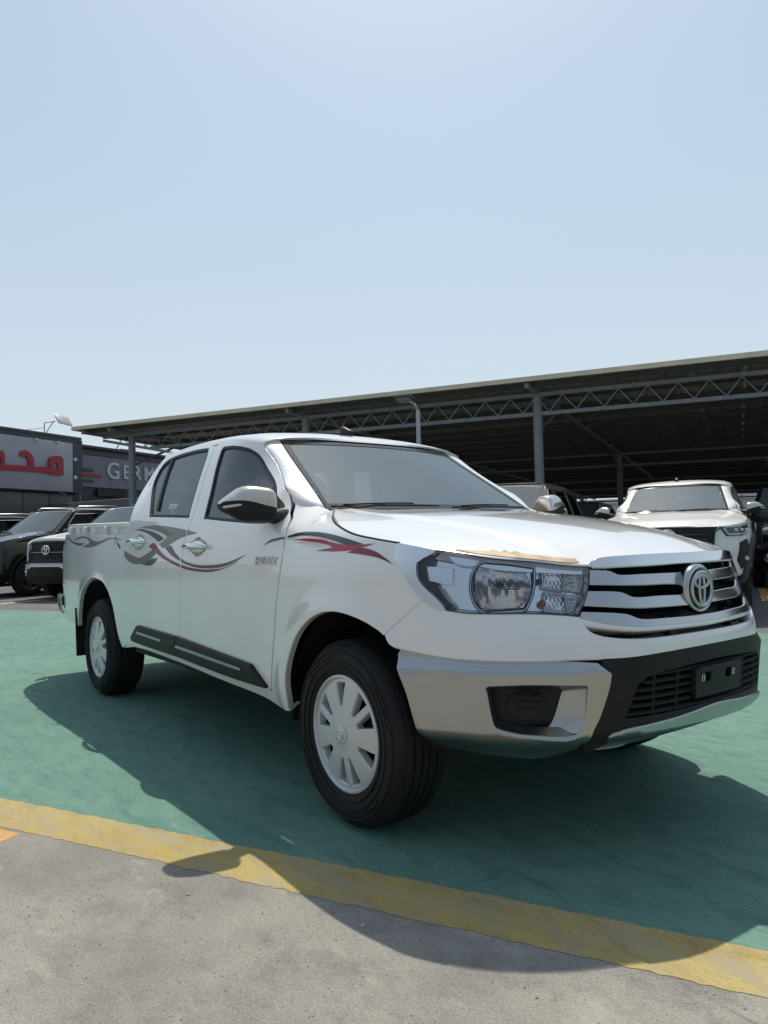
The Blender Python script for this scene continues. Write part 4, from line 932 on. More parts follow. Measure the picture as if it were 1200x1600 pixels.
def cargo_bed(root,both,keep):
    bt=np.array(DATA['bed_top']);zb=lambda x:np.interp(x,[-4.16,-2.43],[1.212,1.176]);zl=lambda x:np.interp(x,[-4.16,-2.43],[1.142,1.104])
    xr=-4.16
    arch_r=[(-2.571,.382),(-2.609,.513),(-2.637,.579),(-2.682,.669),(-2.744,.740),(-2.831,.792),(-2.931,.817),(-3.036,.826),(-3.11,.820),(-3.19,.792),(-3.29,.735),(-3.40,.640),(-3.47,.545),(-3.53,.452)]
    out=[(float(u_of_x(x)),z) for x,z in arch_r]
    gap=[(a+.003,b) for a,b in seg('bed_gap')[1:]]
    top=[(gap[0][0]-.02,1.106),(4.6,zl(-3.14)),(5.2,zl(-3.75)),(5.63,1.142),(5.78,1.146)]
    end=[(5.80,1.12),(5.80,.95),(5.80,.75),(5.80,.60),(5.74,.52),(5.5,.47),(5.2,.452)]
    o=top+end+out[::-1]+gap[::-1][:-1]+[(gap[0][0]+.0,gap[0][1])]
    def Bs(u,z): return S(u,z,0.)
    b=patch('bed_side',WHITE,o,Bs,root,depth=.03,ch=.006,sp=.035,esp=.018,corner=38,out=OUTN)
    for n,m in (('b1',D_GREY),('b2',D_DARK),('b4',D_DARK)):
        patch('decal',m,DATA[n],Sd(.0012),b,depth=0,sp=.03,esp=.012,corner=45,out=OUTN)
    patch('decal',D_GREY,[(5.45,1.092),(5.52,1.075),(5.62,1.062),(5.72,1.066),(5.62,1.054),(5.50,1.060),(5.42,1.078)],Sd(.0012),b,depth=0,sp=.03,esp=.012,out=OUTN)
    m2=both(b)
    for ch in list(b.children): mirrored(ch,m2)
    # recessed strip, rail, tie hooks
    for s in (-1,1):
        rows=[];xs=np.linspace(-4.18,-2.44,14)
        for k in range(4):
            row=[]
            for x in xs:
                u=u_of_x(x);y=abs(S(np.array(u),np.array(float(zl(x))))[1])
                d,z={0:(0.004,zl(x)-.004),1:(.026,zl(x)+.004),2:(.028,zb(x)-.02),3:(.028,zb(x)-.005)}[k]
                row.append((x,s*(y-d),z))
            rows.append(row)
        MB().grid(rows,flip=s>0).build('bed_recess',WHITE,root)
        rl=MB();N=14
        sec=[(-.006,-.014),(.004,-.012),(.008,-.004),(.008,.006),(.002,.013),(-.03,.014),(-.06,.012),(-.065,-.014)]
        R=[]
        for x in np.linspace(-4.20,-2.45,N):
            u=u_of_x(x);y=abs(S(np.array(u),np.array(float(zb(x))))[1])-.006
            R.append([(x,s*(y+a),zb(x)+c) for a,c in sec]+[(x,s*(y+sec[0][0]),zb(x)+sec[0][1])])
        rl.grid(R,flip=s<0);rl.add(R[0][:-1],[tuple(range(8))]);rl.add(R[-1][:-1],[tuple(range(8))]);rl.build('bed_rail',WHITE,root,angle=50)
        for x in (-3.84,-3.36,-2.86):
            u=u_of_x(x);y=abs(S(np.array(u),np.array(1.15))[1]);z0=float(zl(x))
            hk=MB();hk.tube([(x,s*(y-.026),z0+.052),(x,s*(y+.002),z0+.050),(x,s*(y+.010),z0+.036),(x,s*(y+.004),z0+.020),(x,s*(y-.022),z0+.016)],[.013,.015,.016,.015,.012],10)
            hk.build('tie_hook',WHITE,root,smooth=True)
        MB().box((-3.32,s*.735,.98),(1.72,.03,.42)).build('bed_wall',WHITE,root)
    MB().box((-3.33,0,.78),(1.74,1.46,.03)).build('bed_floor',mat('bed_grey',(.5,.5,.49),.5),root)
    MB().box((-2.475,0,.97),(.03,1.62,.44)).build('bed_front_wall',WHITE,root)
    tg=MB();tg.box((-4.235,0,.93),(.05,1.44,.52),None,.012);tg.build('tailgate',WHITE,root,angle=40)
    # tail lamps and rear bumper
    u1=UMAX-.008;tl=[(u1-.10,.76),(u1-.095,1.0),(u1-.04,1.01),(u1,1.0),(u1,.76),(u1-.04,.75)]
    t=patch('tail_lamp',mat('tail_lens',(.30,.30,.31),.12,coat=.6),tl,Sd(.010),root,depth=.03,ch=.008,sp=.03,esp=.02,out=(-.6,-.8,0));both(t)
    rb=MB()
    pts=[(-4.22,-.845),(-4.31,-.82),(-4.36,-.76),(-4.38,-.6),(-4.385,0)]
    pts=pts+[(a,-b) for a,b in pts[::-1][1:]]
    prof=[(-.00,.66),(.012,.655),(.014,.60),(.0,.53),(-.03,.49)]
    rows=[]
    for i,(x,y) in enumerate(pts):
        n=Vector((x+4.0,y*.35,0)).normalized()
        rows.append([(x+n.x*d,y+n.y*d,z) for d,z in prof])
    # a rounded step bumper with black pad inside the bright edge
    rb.grid(rows).build('rear_bumper',CHROME,root,smooth=True)
    MB().box((-4.27,0,.60),(.14,1.50,.10),None,.01).build('bumper_step',BLACKP,root,angle=40)

def mirrors(root,both,keep):
    y0=-.995
    def shell(fz):
        V=MB();n=26;rows=[]
        for j in range(9):
            t=j/8;rows.append(fz(t))
        return rows
    # housing: rounded box, tapering outwards (towards -y), face leaning back
    def sect(s):   # s 0 inner .. 1 outer  -> centre x, half depth, top z, bottom z
        top=1.262+.012*math.sin(math.pi*min(s*1.1,1))-.045*sstep(.5,1.,np.array(s))
        bot=1.120+.004*s+.045*float(sstep(.45,1.,np.array(s)))
        xc=-.505-.048*s;hd=.068*(1-.25*s**3)
        return xc,hd,float(top),float(bot)
    ys=-.862;ye=-1.075
    rows_t=[];rows_b=[]
    for s in np.r_[0,.02,.06,np.linspace(.12,.88,11),.94,.975,.995]:
        xc,hd,zt,zb=sect(s);k=1.0
        if s<.06: k=.80+.2*math.sqrt(max(0,1-((.06-s)/.06)**2))
        if s>.85: k=math.sqrt(max(.02,1-((s-.85)/.15)**2))
        zm=(zt+zb)/2;hz=(zt-zb)/2*k;hd*=k;split=zm-.008+.022*s
        y=ys+(ye-ys)*s
        n=2.6
        def pt(a): 
            c,si=math.cos(a),math.sin(a);return (xc+hd*math.copysign(abs(c)**(2/n),c),y,zm+hz*math.copysign(abs(si)**(2/n),si))
        a0=math.asin(max(-.9,min(.9,(split-zm)/max(hz,.01))))
        a0=math.copysign(min(abs(a0),.9),a0)
        rows_t.append([pt(a) for a in np.linspace(a0,math.pi-a0,15)])
        rows_b.append([pt(a) for a in np.linspace(math.pi-a0,2*math.pi+a0,15)])
    cap=MB().grid(rows_t,flip=True);cap.add(rows_t[0],[tuple(range(15))]);cap.add(rows_t[-1],[tuple(range(15))])
    mi=cap.build('door_mirror',CAPCH,root,smooth=False,angle=50)
    low=MB().grid(rows_b,flip=True);low.add(rows_b[0],[tuple(range(15))]);low.add(rows_b[-1],[tuple(range(15))]);low.build('mirror_base',BLACKP,mi,angle=50)
    am=MB().tube([(-.54,-.78,1.150),(-.52,-.84,1.145),(-.505,-.88,1.150),(-.51,-.92,1.155)],[.045,.040,.036,.034],14);am.V=[(x,y,1.148+(z-1.148)*.8) for x,y,z in am.V];am.build('mirror_arm',BLACKP,mi,smooth=True)
    tr=MB();tr.ellipsoid((-.520,-1.012,1.192),(.045,.062,.012),18,8,rot=Matrix.Rotation(.15,3,'X'));tr.build('mirror_indicator',mat('clear_lamp',(.6,.6,.6),.1,.6),mi,smooth=True)
    MB().box((-.565,-.955,1.19),(.006,.14,.085),Matrix.Rotation(-.1,3,'Z'),.002).build('mirror_glass',mat('mirror_glass',(.8,.8,.8),.02,1.),mi)
    m2=both(mi)
    for c in list(mi.children): mirrored(c,m2)

def interior(root):
    MB().box((-1.52,0,.55),(2.0,1.5,.06)).build('cabin_floor',DARK,root)
    d=MB();rows=[]
    for x,z in ((-.44,1.160),(-.52,1.155),(-.62,1.145),(-.72,1.118),(-.76,1.05),(-.74,.9),(-.68,.6)):
        rows.append([(x+.05*(1-(y/.7)**2)*(1 if x>-.5 else .2),y,z+(.018*math.exp(-((y-.37)/.2)**2) if x<-.5 and z>1 else 0)) for y in np.linspace(-.66,.66,25)])
    d.grid(rows,flip=True);d.build('dashboard',DASH,root,angle=50)
    # steering wheel on the far (left) side
    sw=MB();cx,cy,cz=-.93,.37,1.02;R=.185;tl=math.radians(25)
    f=lambda a,b:(cx-b*math.sin(tl)*1.0,cy+a,cz+b*math.cos(tl))
    sw.tube([f(R*math.cos(t),R*math.sin(t)) for t in np.linspace(0,2*math.pi,32,endpoint=False)],.015,8,True)
    for t in (0,math.pi,-math.pi/2): sw.tube([f(0,0),f(R*math.cos(t),R*math.sin(t))],.014,6)
    sw.ellipsoid(f(0,0),(.04,.07,.06),14,8);sw.tube([f(0,0),(-.72,.37,.95)],.03,8);sw.build('steering_wheel',BLACKP,root,smooth=True)
    def seat(name,x,y,w):
        s=MB();s.ellipsoid((x+.22,y,.80),(.29,w/2,.095),24,12,.55);s.build(name,FABRIC,root,smooth=True);o=root.children[-1]
        o=[c for c in root.children if c.name.split('.')[0]==name][-1]
        b=MB();b.ellipsoid((x-.09,y,1.08),(.085,w/2,.33),24,14,.55,rot=Matrix.Rotation(math.radians(-14),3,'Y'));b.build('backrest',FABRIC,o,smooth=True)
        return o
    for y in (-.37,.37):
        o=seat('seat',-1.32,y,.52)
        h=MB();h.ellipsoid((-1.50,y,1.475),(.055,.135,.095),20,12,.6,rot=Matrix.Rotation(math.radians(-10),3,'Y'));h.tube([(-1.48,y-.05,1.36),(-1.50,y-.05,1.45)],.007,6);h.tube([(-1.48,y+.05,1.36),(-1.50,y+.05,1.45)],.007,6);h.build('headrest',FABRIC,o,smooth=True)
        cvr=MB().box((-1.365,y,1.16),(.004,.30,.22),Matrix.Rotation(math.radians(-14),3,'Y'));cvr.build('seat_cover',glass('clear_film',(.85,.86,.86),dust_sheen=.10,dust_sheen_col=(.7,.72,.72)),o)
    o=seat('rear_seat',-2.12,0,1.25)
    for y in (-.36,.36):
        h=MB();h.ellipsoid((-2.32,y,1.43),(.05,.125,.08),20,12,.6);h.build('headrest',FABRIC,o,smooth=True)
    # price sheet standing against the windscreen
    def wsp(t,y): z=1.20+t;return (float(WSC(np.array(z),np.array(y)))-.03,y,z)
    pp=MB();q=[(-.302,1.372),(-.213,1.375),(-.376,1.21),(-.467,1.206)];k=.06
    def wq(y,z): return (float(WSC(np.array(z),np.array(y)))-.02,y,z)
    pp.grid([[wq(*q[0]),wq(*q[1])],[wq((q[0][0]+q[3][0])/2,1.29),wq((q[1][0]+q[2][0])/2,1.293)],[wq(*q[3]),wq(*q[2])]]);pp.build('paper_sheet',PAPER,root)
    lb=MB();lb.grid([[wq(-.505,1.36),wq(-.47,1.36)],[wq(-.50,1.335),wq(-.465,1.335)]]);lb.build('windscreen_label',PAPER,root)
    ds=MB();ds.grid([[(-.50,.0,1.172),(-.55,.30,1.235),(-.58,.42,1.245),(-.52,.58,1.18)],[(-.66,.02,1.165),(-.70,.30,1.20),(-.71,.45,1.205),(-.66,.58,1.17)]]);ds.build('dash_sheet',glass('plastic_sheet',(.5,.52,.52),dust_sheen=.7,dust_sheen_col=(.75,.78,.78)),root)
    # sun visors, rear-view mirror, rear window surround
    MB().box((-1.04,0,1.50),(.04,.22,.065),None,.012).build('inner_mirror',BLACKP,root,angle=40)
    for y in (-.36,.36): MB().box((-1.06,y,1.548),(.16,.36,.012),Matrix.Rotation(math.radians(8),3,'Y'),.004).build('sun_visor',mat('headliner',(.42,.41,.39),.9),root)
    rows=[[(x,y,float(z)-.02*abs(y)) for y in np.linspace(-.58,.58,7)] for x,z in ((-.98,1.56),(-1.3,1.605),(-1.9,1.63),(-2.4,1.56))]
    MB().grid(rows).build('headliner',MATS['headliner'],root)
    bw=[(-.78,1.0),(.78,1.0),(.79,1.19),(.60,1.50),(.54,1.555),(0,1.585),(-.54,1.555),(-.60,1.50),(-.79,1.19)]
    hole=[(-.60,1.22),(.60,1.22),(.50,1.46),(-.50,1.46)]
    pf=lambda y,z:np.stack([-2.46+0*y-.04*(1-(y/.8)**2),y,z],-1)
    patch('cab_back_panel',WHITE,bw,pf,root,holes=[hole],depth=.02,ch=.004,sp=.1,esp=.05,corner=30,out=(-1,0,0))
    patch('rear_window',GLASS_S,hole,lambda y,z:pf(y,z)+np.array([.004,0,0]),root,depth=0,sp=.2,esp=.1,out=(-1,0,0))
    for s in (-1,1):
        MB().box((-1.45,s*.80,.85),(1.7,.04,.56)).build('door_trim',DASH,root)
        MB().box((-1.46,s*.735,1.35),(.07,.05,.46),Matrix.Rotation(s*math.radians(20),3,'X')).build('inner_pillar',MATS['headliner'],root)
MESHES={}
def main_truck():
    root=empty('pickup_truck','white double-cab pickup with grey and red swoosh stickers and chrome grille, nearest vehicle','pickup truck')
    P,both,keep=build_pickup(root)
    fascia(root,both,keep);running_gear(root,both,keep);cargo_bed(root,both,keep);mirrors(root,both,keep);interior(root)
    return root,P
TRUCK,TP=main_truck()
# ================================================================ the place: a grid turned 27 degrees
GA=math.radians(27);E_=Vector((math.cos(GA),math.sin(GA),0));N_=Vector((-math.sin(GA),math.cos(GA),0))
def G(e,n,z=0.): return E_*e+N_*n+Vector((0,0,z))
def ground_mat(name,c1,c2,c3,speck=.35,rough=.9,scale=1.0,wear=None,bump=.35,mstretch=(1,2.6,1)):
    m=bpy.data.materials.new(name);m.use_nodes=True;n=m.node_tree;b=n.nodes['Principled BSDF'];b.inputs['Roughness'].default_value=rough
    L=n.links.new
    tc=n.nodes.new('ShaderNodeTexCoord')
    def noise(s,d=5,r=.55,stretch=None):
        t=n.nodes.new('ShaderNodeTexNoise');t.inputs['Scale'].default_value=s;t.inputs['Detail'].default_value=d;t.inputs['Roughness'].default_value=r
        if stretch:
            mp=n.nodes.new('ShaderNodeMapping');mp.inputs['Scale'].default_value=stretch;mp.inputs['Rotation'].default_value=(0,0,-GA);L(tc.outputs['Object'],mp.inputs[0]);L(mp.outputs[0],t.inputs['Vector'])
        else: L(tc.outputs['Object'],t.inputs['Vector'])
        return t
    def ramp(src,a,b_,ca,cb):
        r=n.nodes.new('ShaderNodeValToRGB');r.color_ramp.elements[0].position=a;r.color_ramp.elements[1].position=b_;r.color_ramp.elements[0].color=(*ca,1);r.color_ramp.elements[1].color=(*cb,1);L(src,r.inputs[0]);return r
    def mix(f,a,b_,mode='MIX'):
        x=n.nodes.new('ShaderNodeMix');x.data_type='RGBA';x.blend_type=mode
        if isinstance(f,float): x.inputs[0].default_value=f
        else: L(f,x.inputs[0])
        for i,v in ((6,a),(7,b_)):
            if isinstance(v,tuple): x.inputs[i].default_value=(*v,1)
            else: L(v,x.inputs[i])
        return x.outputs[2]
    big=ramp(noise(.9*scale,6,.6).outputs['Fac'],.35,.68,c1,c2)
    mid=ramp(noise(4.5*scale,8,.72,mstretch).outputs['Fac'],.46,.66,(0,0,0),(1,1,1))
    col=mix(mid.outputs[0],big.outputs[0],c3)
    # fine aggregate
    fine=ramp(noise(165,4,.75).outputs['Fac'],.30,.72,(1-speck,)*3,(1+speck*.5,)*3)
    col=mix(1.,col,fine.outputs[0],'MULTIPLY')
    v=n.nodes.new('ShaderNodeTexVoronoi');v.inputs['Scale'].default_value=34;L(tc.outputs['Object'],v.inputs['Vector'])
    sp=ramp(v.outputs['Distance'],.05,.16,(1,1,1),(0,0,0));gate=ramp(noise(11,2).outputs['Fac'],.56,.62,(0,0,0),(1,1,1))
    sm=mix(1.,sp.outputs[0],gate.outputs[0],'MULTIPLY')
    dk=tuple(c*.38 for c in c1);col=mix(sm,col,dk)
    # hairline cracks
    vc=n.nodes.new('ShaderNodeTexVoronoi');vc.feature='DISTANCE_TO_EDGE';vc.inputs['Scale'].default_value=1.1
    wn=noise(3.,4);wm=n.nodes.new('ShaderNodeMix');wm.data_type='VECTOR';wm.inputs[0].default_value=.12;L(tc.outputs['Object'],wm.inputs[4]);L(wn.outputs['Color'],wm.inputs[5]);L(wm.outputs[1],vc.inputs['Vector'])
    ck=ramp(vc.outputs['Distance'],.0,.006,(1,1,1),(0,0,0));cg=ramp(noise(.8,2).outputs['Fac'],.52,.60,(0,0,0),(.55,.55,.55))
    col=mix(mix(1.,ck.outputs[0],cg.outputs[0],'MULTIPLY'),col,dk)
    alpha=None
    if wear:
        wr=ramp(noise(wear[1],8,.72,(1,1.8,1)).outputs['Fac'],wear[2],wear[3],(0,0,0),(1,1,1));col=mix(wr.outputs[0],col,wear[0])
    L(col,b.inputs['Base Color'])
    bp=n.nodes.new('ShaderNodeBump');bp.inputs['Strength'].default_value=bump;bp.inputs['Distance'].default_value=.004
    hn=noise(120,4,.7);L(hn.outputs['Fac'],bp.inputs['Height']);L(bp.outputs[0],b.inputs['Normal'])
    return m
CONC=ground_mat('worn_concrete',(.245,.234,.204),(.395,.374,.326),(.215,.203,.178),.42,bump=.7,mstretch=(1,1.25,1),wear=((.45,.42,.355),1.7,.55,.75))
ASPH=ground_mat('dusty_asphalt',(.13,.13,.125),(.19,.185,.175),(.12,.12,.118),.4)
GREEN=ground_mat('green_floor_paint',(.106,.235,.184),(.160,.296,.228),(.082,.192,.153),.34,.85,wear=((.235,.30,.235),7.,.56,.76))
YELL=ground_mat('yellow_line_paint',(.42,.315,.10),(.50,.39,.155),(.34,.255,.095),.30,.85,wear=((.34,.30,.20),6.5,.45,.66))
ORNG=ground_mat('orange_line_paint',(.66,.31,.07),(.72,.38,.12),(.55,.28,.09),.3,.85,wear=((.33,.29,.25),9.,.52,.68))
WLINE=ground_mat('white_line_paint',(.62,.60,.53),(.70,.68,.60),(.5,.48,.42),.25,.85,wear=((.3,.3,.28),7.,.56,.7))
def sheet(name,pts,z,m,kind='structure'):
    me=mesh(name,[tuple(G(e,n,z)) for e,n in pts],[tuple(range(len(pts)))],m,False);o=link(name,me);tag(o,kind=kind)
    if me.polygons[0].normal.z<0: me.flip_normals()
    return o
def wobble(e0,e1,n,step=.12,amp=.006,seed=0):
    r=random.Random(seed);k=int((e1-e0)/step);return [(e0+(e1-e0)*i/k,n+r.uniform(-amp,amp)) for i in range(k+1)]
sheet('ground',[(-400,-400),(400,-400),(400,400),(-400,400)],0.,ASPH)
sheet('concrete_apron',[(-60,-60),(60,-60),(60,-1.1),(-60,-1.1)],.0010,CONC)
sheet('green_parking_floor',wobble(-20,20,-1.06,.25,.004,1)+[(20,5.35),(-20,5.35)],.0016,GREEN)
yl=wobble(-12,12,-1.250,.022,.0055,2)+wobble(-12,12,-1.043,.03,.005,3)[::-1]
sheet('yellow_line',yl,.0022,YELL)
for i,e0 in enumerate((-1.51,-4.3,-7.1)): 
    sheet('orange_parking_line',[(e0-.06,-1.27),(e0+.06,-1.27),(e0+.05,-4.5),(e0-.07,-4.5)],.0016,ORNG)
for e0 in (-20.0,-17.2,-14.45,-11.72,-8.9,-6.1,-3.3,-.5,2.3,5.1):
    sheet('white_parking_line',[(e0-.07,5.9),(e0+.07,5.9),(e0+.07,11.),(e0-.07,11.)],.004,WLINE)
sheet('orange_parking_line',[(1.2,9.2),(1.33,9.2),(1.33,12.2),(1.2,12.2)],.004,ORNG)

def grit():
    r=random.Random(11);m=MB()
    for k in range(2600):
        e=r.uniform(-3.2,3.5);n=-1.27-abs(r.gauss(0,1))*1.1;s=r.uniform(.0011,.0036)*(2.0 if r.random()<.02 else 1)
        p=G(e,n,.001+s*.35);V=[p+Vector((math.cos(a)*s*r.uniform(.6,1.2),math.sin(a)*s*r.uniform(.6,1.2),0)) for a in (0,1.25,2.5,3.77,5.0)]+[p+Vector((0,0,s*r.uniform(.4,.9)))]
        m.add(V,[(i,(i+1)%5,5) for i in range(5)])
    o=m.build('grit',mat('grit_stone',(.22,.205,.18),.9,noise=(25.,(.48,.45,.39),.30,.60)));tag(o,kind='stuff')
grit()
# ---------------------------------------------------------------- carport canopy
STEEL=mat('grey_painted_steel',(.30,.33,.36),.5,.0,noise=(6.,(.24,.26,.28),.4,.7))
SHEETU=mat('roof_sheet_underside',(.42,.39,.35),.6,noise=(.7,(.56,.52,.46),.4,.62))
FASC=mat('roof_edge_tan',(.74,.66,.48),.7,noise=(2.,(.62,.55,.40),.4,.65))
ROOFT=mat('roof_sheet_top',(.45,.43,.38),.7)
def canopy():
    r=empty('carport_canopy','long grey steel carport roof on posts behind the parked vehicles','carport',G(-6,32),GA)
    o=lambda e,n,z:(e+6,n-32,z)
    e0,e1,n0,n1=-16.7,22.,12.2,56.
    TI=.0105;zr=lambda n,e=-7.6:4.375-.010*(n-12.2)-TI*(e+7.6)
    posts_e=[-15.35,-9.22,-3.07,3.08,9.23,15.4];rows=[13.2,25.7,38.2,50.7]
    pm=None
    for n in rows:
        for e in posts_e:
            if pm is None:
                b=MB();h=zr(n)-.02;b.lathe([(.105,0),(.105,h)],(0,0,0),'Z',20);b.lathe([(.0,.02),(.17,.02),(.17,.0)],(0,0,0),'Z',16);pm=b.build('post',STEEL,r,loc=o(e,n,0),angle=40)
            else: link('post',pm.data,r,o(e,n,0))
            r.children[-1].scale=(1,1,(zr(n,e)-.02)/h)
    # roof sheets: one ribbed panel per bay across the front edge
    k=0;w=1.0;n_pan=int(round((e1-e0)/w));pdat=None
    rng=random.Random(4)
    for i in range(n_pan):
        a=e0+i*(e1-e0)/n_pan
        if pdat is None:
            V=[];F=[];prof=[(0,.0),(.06,.0),(.09,.03),(.15,.03),(.18,0),(.42,0),(.45,.03),(.51,.03),(.54,0),(.80,0),(.83,.03),(.89,.03),(.92,0),(1.0,0)]
            ww=(e1-e0)/n_pan
            for nn in (n0,n1):
                for x,z in prof: V.append((x*ww,nn-32,zr(nn)+z+.10))
                for x,z in prof: V.append((x*ww,nn-32,zr(nn)+z+.096))
            c=len(prof)
            for j in range(c-1):
                F.append((j,j+1,2*c+j+1,2*c+j));F.append((c+j,3*c+j,3*c+j+1,c+j+1))
            pdat=mesh('roof_sheet',V,F,[SHEETU,ROOFT],False,None,[1 if q%2==0 else 0 for q in range(2*(c-1))])
        link('roof_sheet',pdat,r,(a+6,0,rng.uniform(0,.004)-TI*(a+.5+7.6)))
    # edge trims
    b=MB();b.bar(o(e0,n0-.02,zr(n0,e0)+.09),o(e1,n0-.02,zr(n0,e1)+.09),.05,.10);b.build('roof_edge',FASC,r)
    b=MB();b.bar(o(e0-.02,n0,zr(n0,e0)+.09),o(e0-.02,n1,zr(n1,e0)+.09),.05,.10);b.build('roof_edge',FASC,r)
    # purlins under the sheets
    pd=None;n=n0+.35;
    while n<n1:
        pz=zr(n,e0)+.03
        b=None
        if pd is None:
            b=MB();L=e1-e0;b.box((L/2,0,0),(L,.07,.012));b.box((L/2,.03,-.05),(L,.010,.10));b.box((L/2,-.005,-.10),(L,.06,.010));pd=b.build('purlin',mat('purlin_dark',(.10,.10,.10),.6),r,loc=o(e0,n,pz+.045));pd.rotation_euler=(0,TI,0)
        else: link('purlin',pd.data,r,o(e0,n,pz+.045)).rotation_euler=(0,TI,0)
        n+=1.46
    # rafters: slim trusses running back from each post, and bracing
    for e in posts_e+[-16.4]:
        b=MB();b.bar(o(e,n0+.1,zr(n0,e)-.02),o(e,n1,zr(n1,e)-.02),.09,.10);b.build('rafter',STEEL,r)
        if e>-16: 
            for n in rows:
                for s in (-1,1):
                    if n+s*2.3<n0: continue
                    b=MB();b.bar(o(e,n,3.45),o(e,n+s*2.3,zr(n,e)-.05),.06,.06);b.build('brace',STEEL,r)
    # lattice girders along each post row
    dg=None
    for ri,n in enumerate(rows):
        zt=zr(n)-.06;zb_=zt-.44
        b=MB();b.bar(o(e0+.2,n,zt-TI*(e0+7.8)),o(e1-.2,n,zt-TI*(e1+7.4)),.09,.085);b.build('girder_chord',STEEL,r)
        b=MB();b.bar(o(e0+2.1,n,zb_-TI*(e0+9.7)),o(e1-.3,n,zb_-TI*(e1+7.3)),.09,.085);b.build('girder_chord',STEEL,r)
        step=.60;e=e0+.7;k=0
        while e<(e1-.6 if ri==0 else e0):
            a,c=((zb_+.04,zt-.04) if k%2==0 else (zt-.04,zb_+.04))
            key=k%2
            if dg is None: dg={}
            if key not in dg:
                b=MB();b.bar((0,0,a-zt),(step/2,0,c-zt),.021,.021,(0,1,0));dg[key]=b.build('girder_web',STEEL,r,loc=o(e,n,zt-TI*(e+7.6)))
            else: link('girder_web',dg[key].data,r,o(e,n,zt-TI*(e+7.6)))
            e+=step/2;k+=1
    for e,n in ((-3.5,25.5),(-3.0,38.),(-9.4,25.5),(2.6,25.5)):
        b=MB();b.box(o(e,n,3.86),(.34,.22,.07),Matrix.Rotation(.4,3,'X'),.01);b.bar(o(e,n,3.86),o(e,n+.2,4.1),.03,.03);b.build('floodlight',mat('flood_dark',(.16,.16,.16),.4),r)
    # bracing stub at the left end
    b=MB();b.bar(o(-16.5,13.2,4.30),o(-13.2,13.2,3.62),.08,.08);b.build('brace',STEEL,r)
    return r
canopy()

# ---------------------------------------------------------------- lamp post in front of the canopy
LAMP=mat('lamp_head_dark',(.045,.045,.05),.4)
def lamp_post():
    p=G(-4.955,10.73);r=empty('lamp_post','thin grey pole with a small floodlight on top, in front of the carport','lamp post',p,GA)
    b=MB();b.lathe([(.055,0),(.052,2.2),(.045,3.72),(.0,3.72)],(0,0,0),'Z',16);b.build('pole',mat('pole_grey',(.45,.46,.47),.4,.3),r,smooth=False,angle=40)
    b=MB();b.tube([(0,0,3.70),(-.05,-.04,3.84),(-.16,-.12,3.92)],.028,8);b.build('arm',MATS['pole_grey'],r,smooth=True)
    h=MB();h.box((-.22,-.16,3.95),(.38,.28,.07),Matrix.Rotation(math.radians(-14),3,'X'),.015);q=h.build('lamp_head',LAMP,r,angle=40)
    h=MB();h.box((-.22,-.18,3.915),(.32,.22,.012),Matrix.Rotation(math.radians(-14),3,'X'));h.build('lamp_glass',mat('lamp_glass',(.35,.36,.36),.2),q)
lamp_post()
# ---------------------------------------------------------------- showroom buildings on the left
CLAD=mat('dark_cladding',(.038,.040,.046),.45,noise=(.8,(.05,.052,.058),.4,.6))
PANELG=mat('grey_cladding_panel',(.19,.20,.225),.5,noise=(.6,(.16,.17,.195),.4,.6))
SIGNG=mat('sign_panel_grey',(.37,.37,.40),.5,noise=(.5,(.32,.32,.345),.4,.6))
RED=mat('sign_red',(.36,.012,.022),.35)
LETW=mat('sign_letter_white',(.55,.55,.56),.4)
FW=-23.5
def extrude_e(name,m,poly,e0,e1,parent,base,holes=()):
    # polygon in (n,z) pushed from e0 to e1 (towards the lot)
    loops=[np.array(poly)]+[np.array(h) for h in holes]
    pts=np.concatenate(loops);Ed=[];k=0
    for l in loops: Ed+=[(k+i,k+(i+1)%len(l)) for i in range(len(l))];k+=len(l)
    vs,_,fs,_,_,_=delaunay_2d_cdt([Vector(p) for p in pts],Ed,[],0,1e-7)
    V2=np.array([(v.x,v.y) for v in vs]);cen=[V2[list(f)].mean(0) for f in fs];ok=inpoly(loops[0],np.array(cen))
    for h in loops[1:]: ok&=~inpoly(h,np.array(cen))
    n=len(V2);V=[(e1-base[0],a-base[1],z) for a,z in V2]+[(e0-base[0],a-base[1],z) for a,z in V2];F=[]
    for f,q in zip(fs,ok):
        if q: F.append(tuple(f));F.append(tuple(n+i for i in f[::-1]))
    for a,b in Ed: F.append((a,b,n+b,n+a))
    me=mesh(name,V,F,m,False);bm=bmesh.new();bm.from_mesh(me);bmesh.ops.recalc_face_normals(bm,faces=bm.faces);bm.to_mesh(me);bm.free()
    return link(name,me,parent)
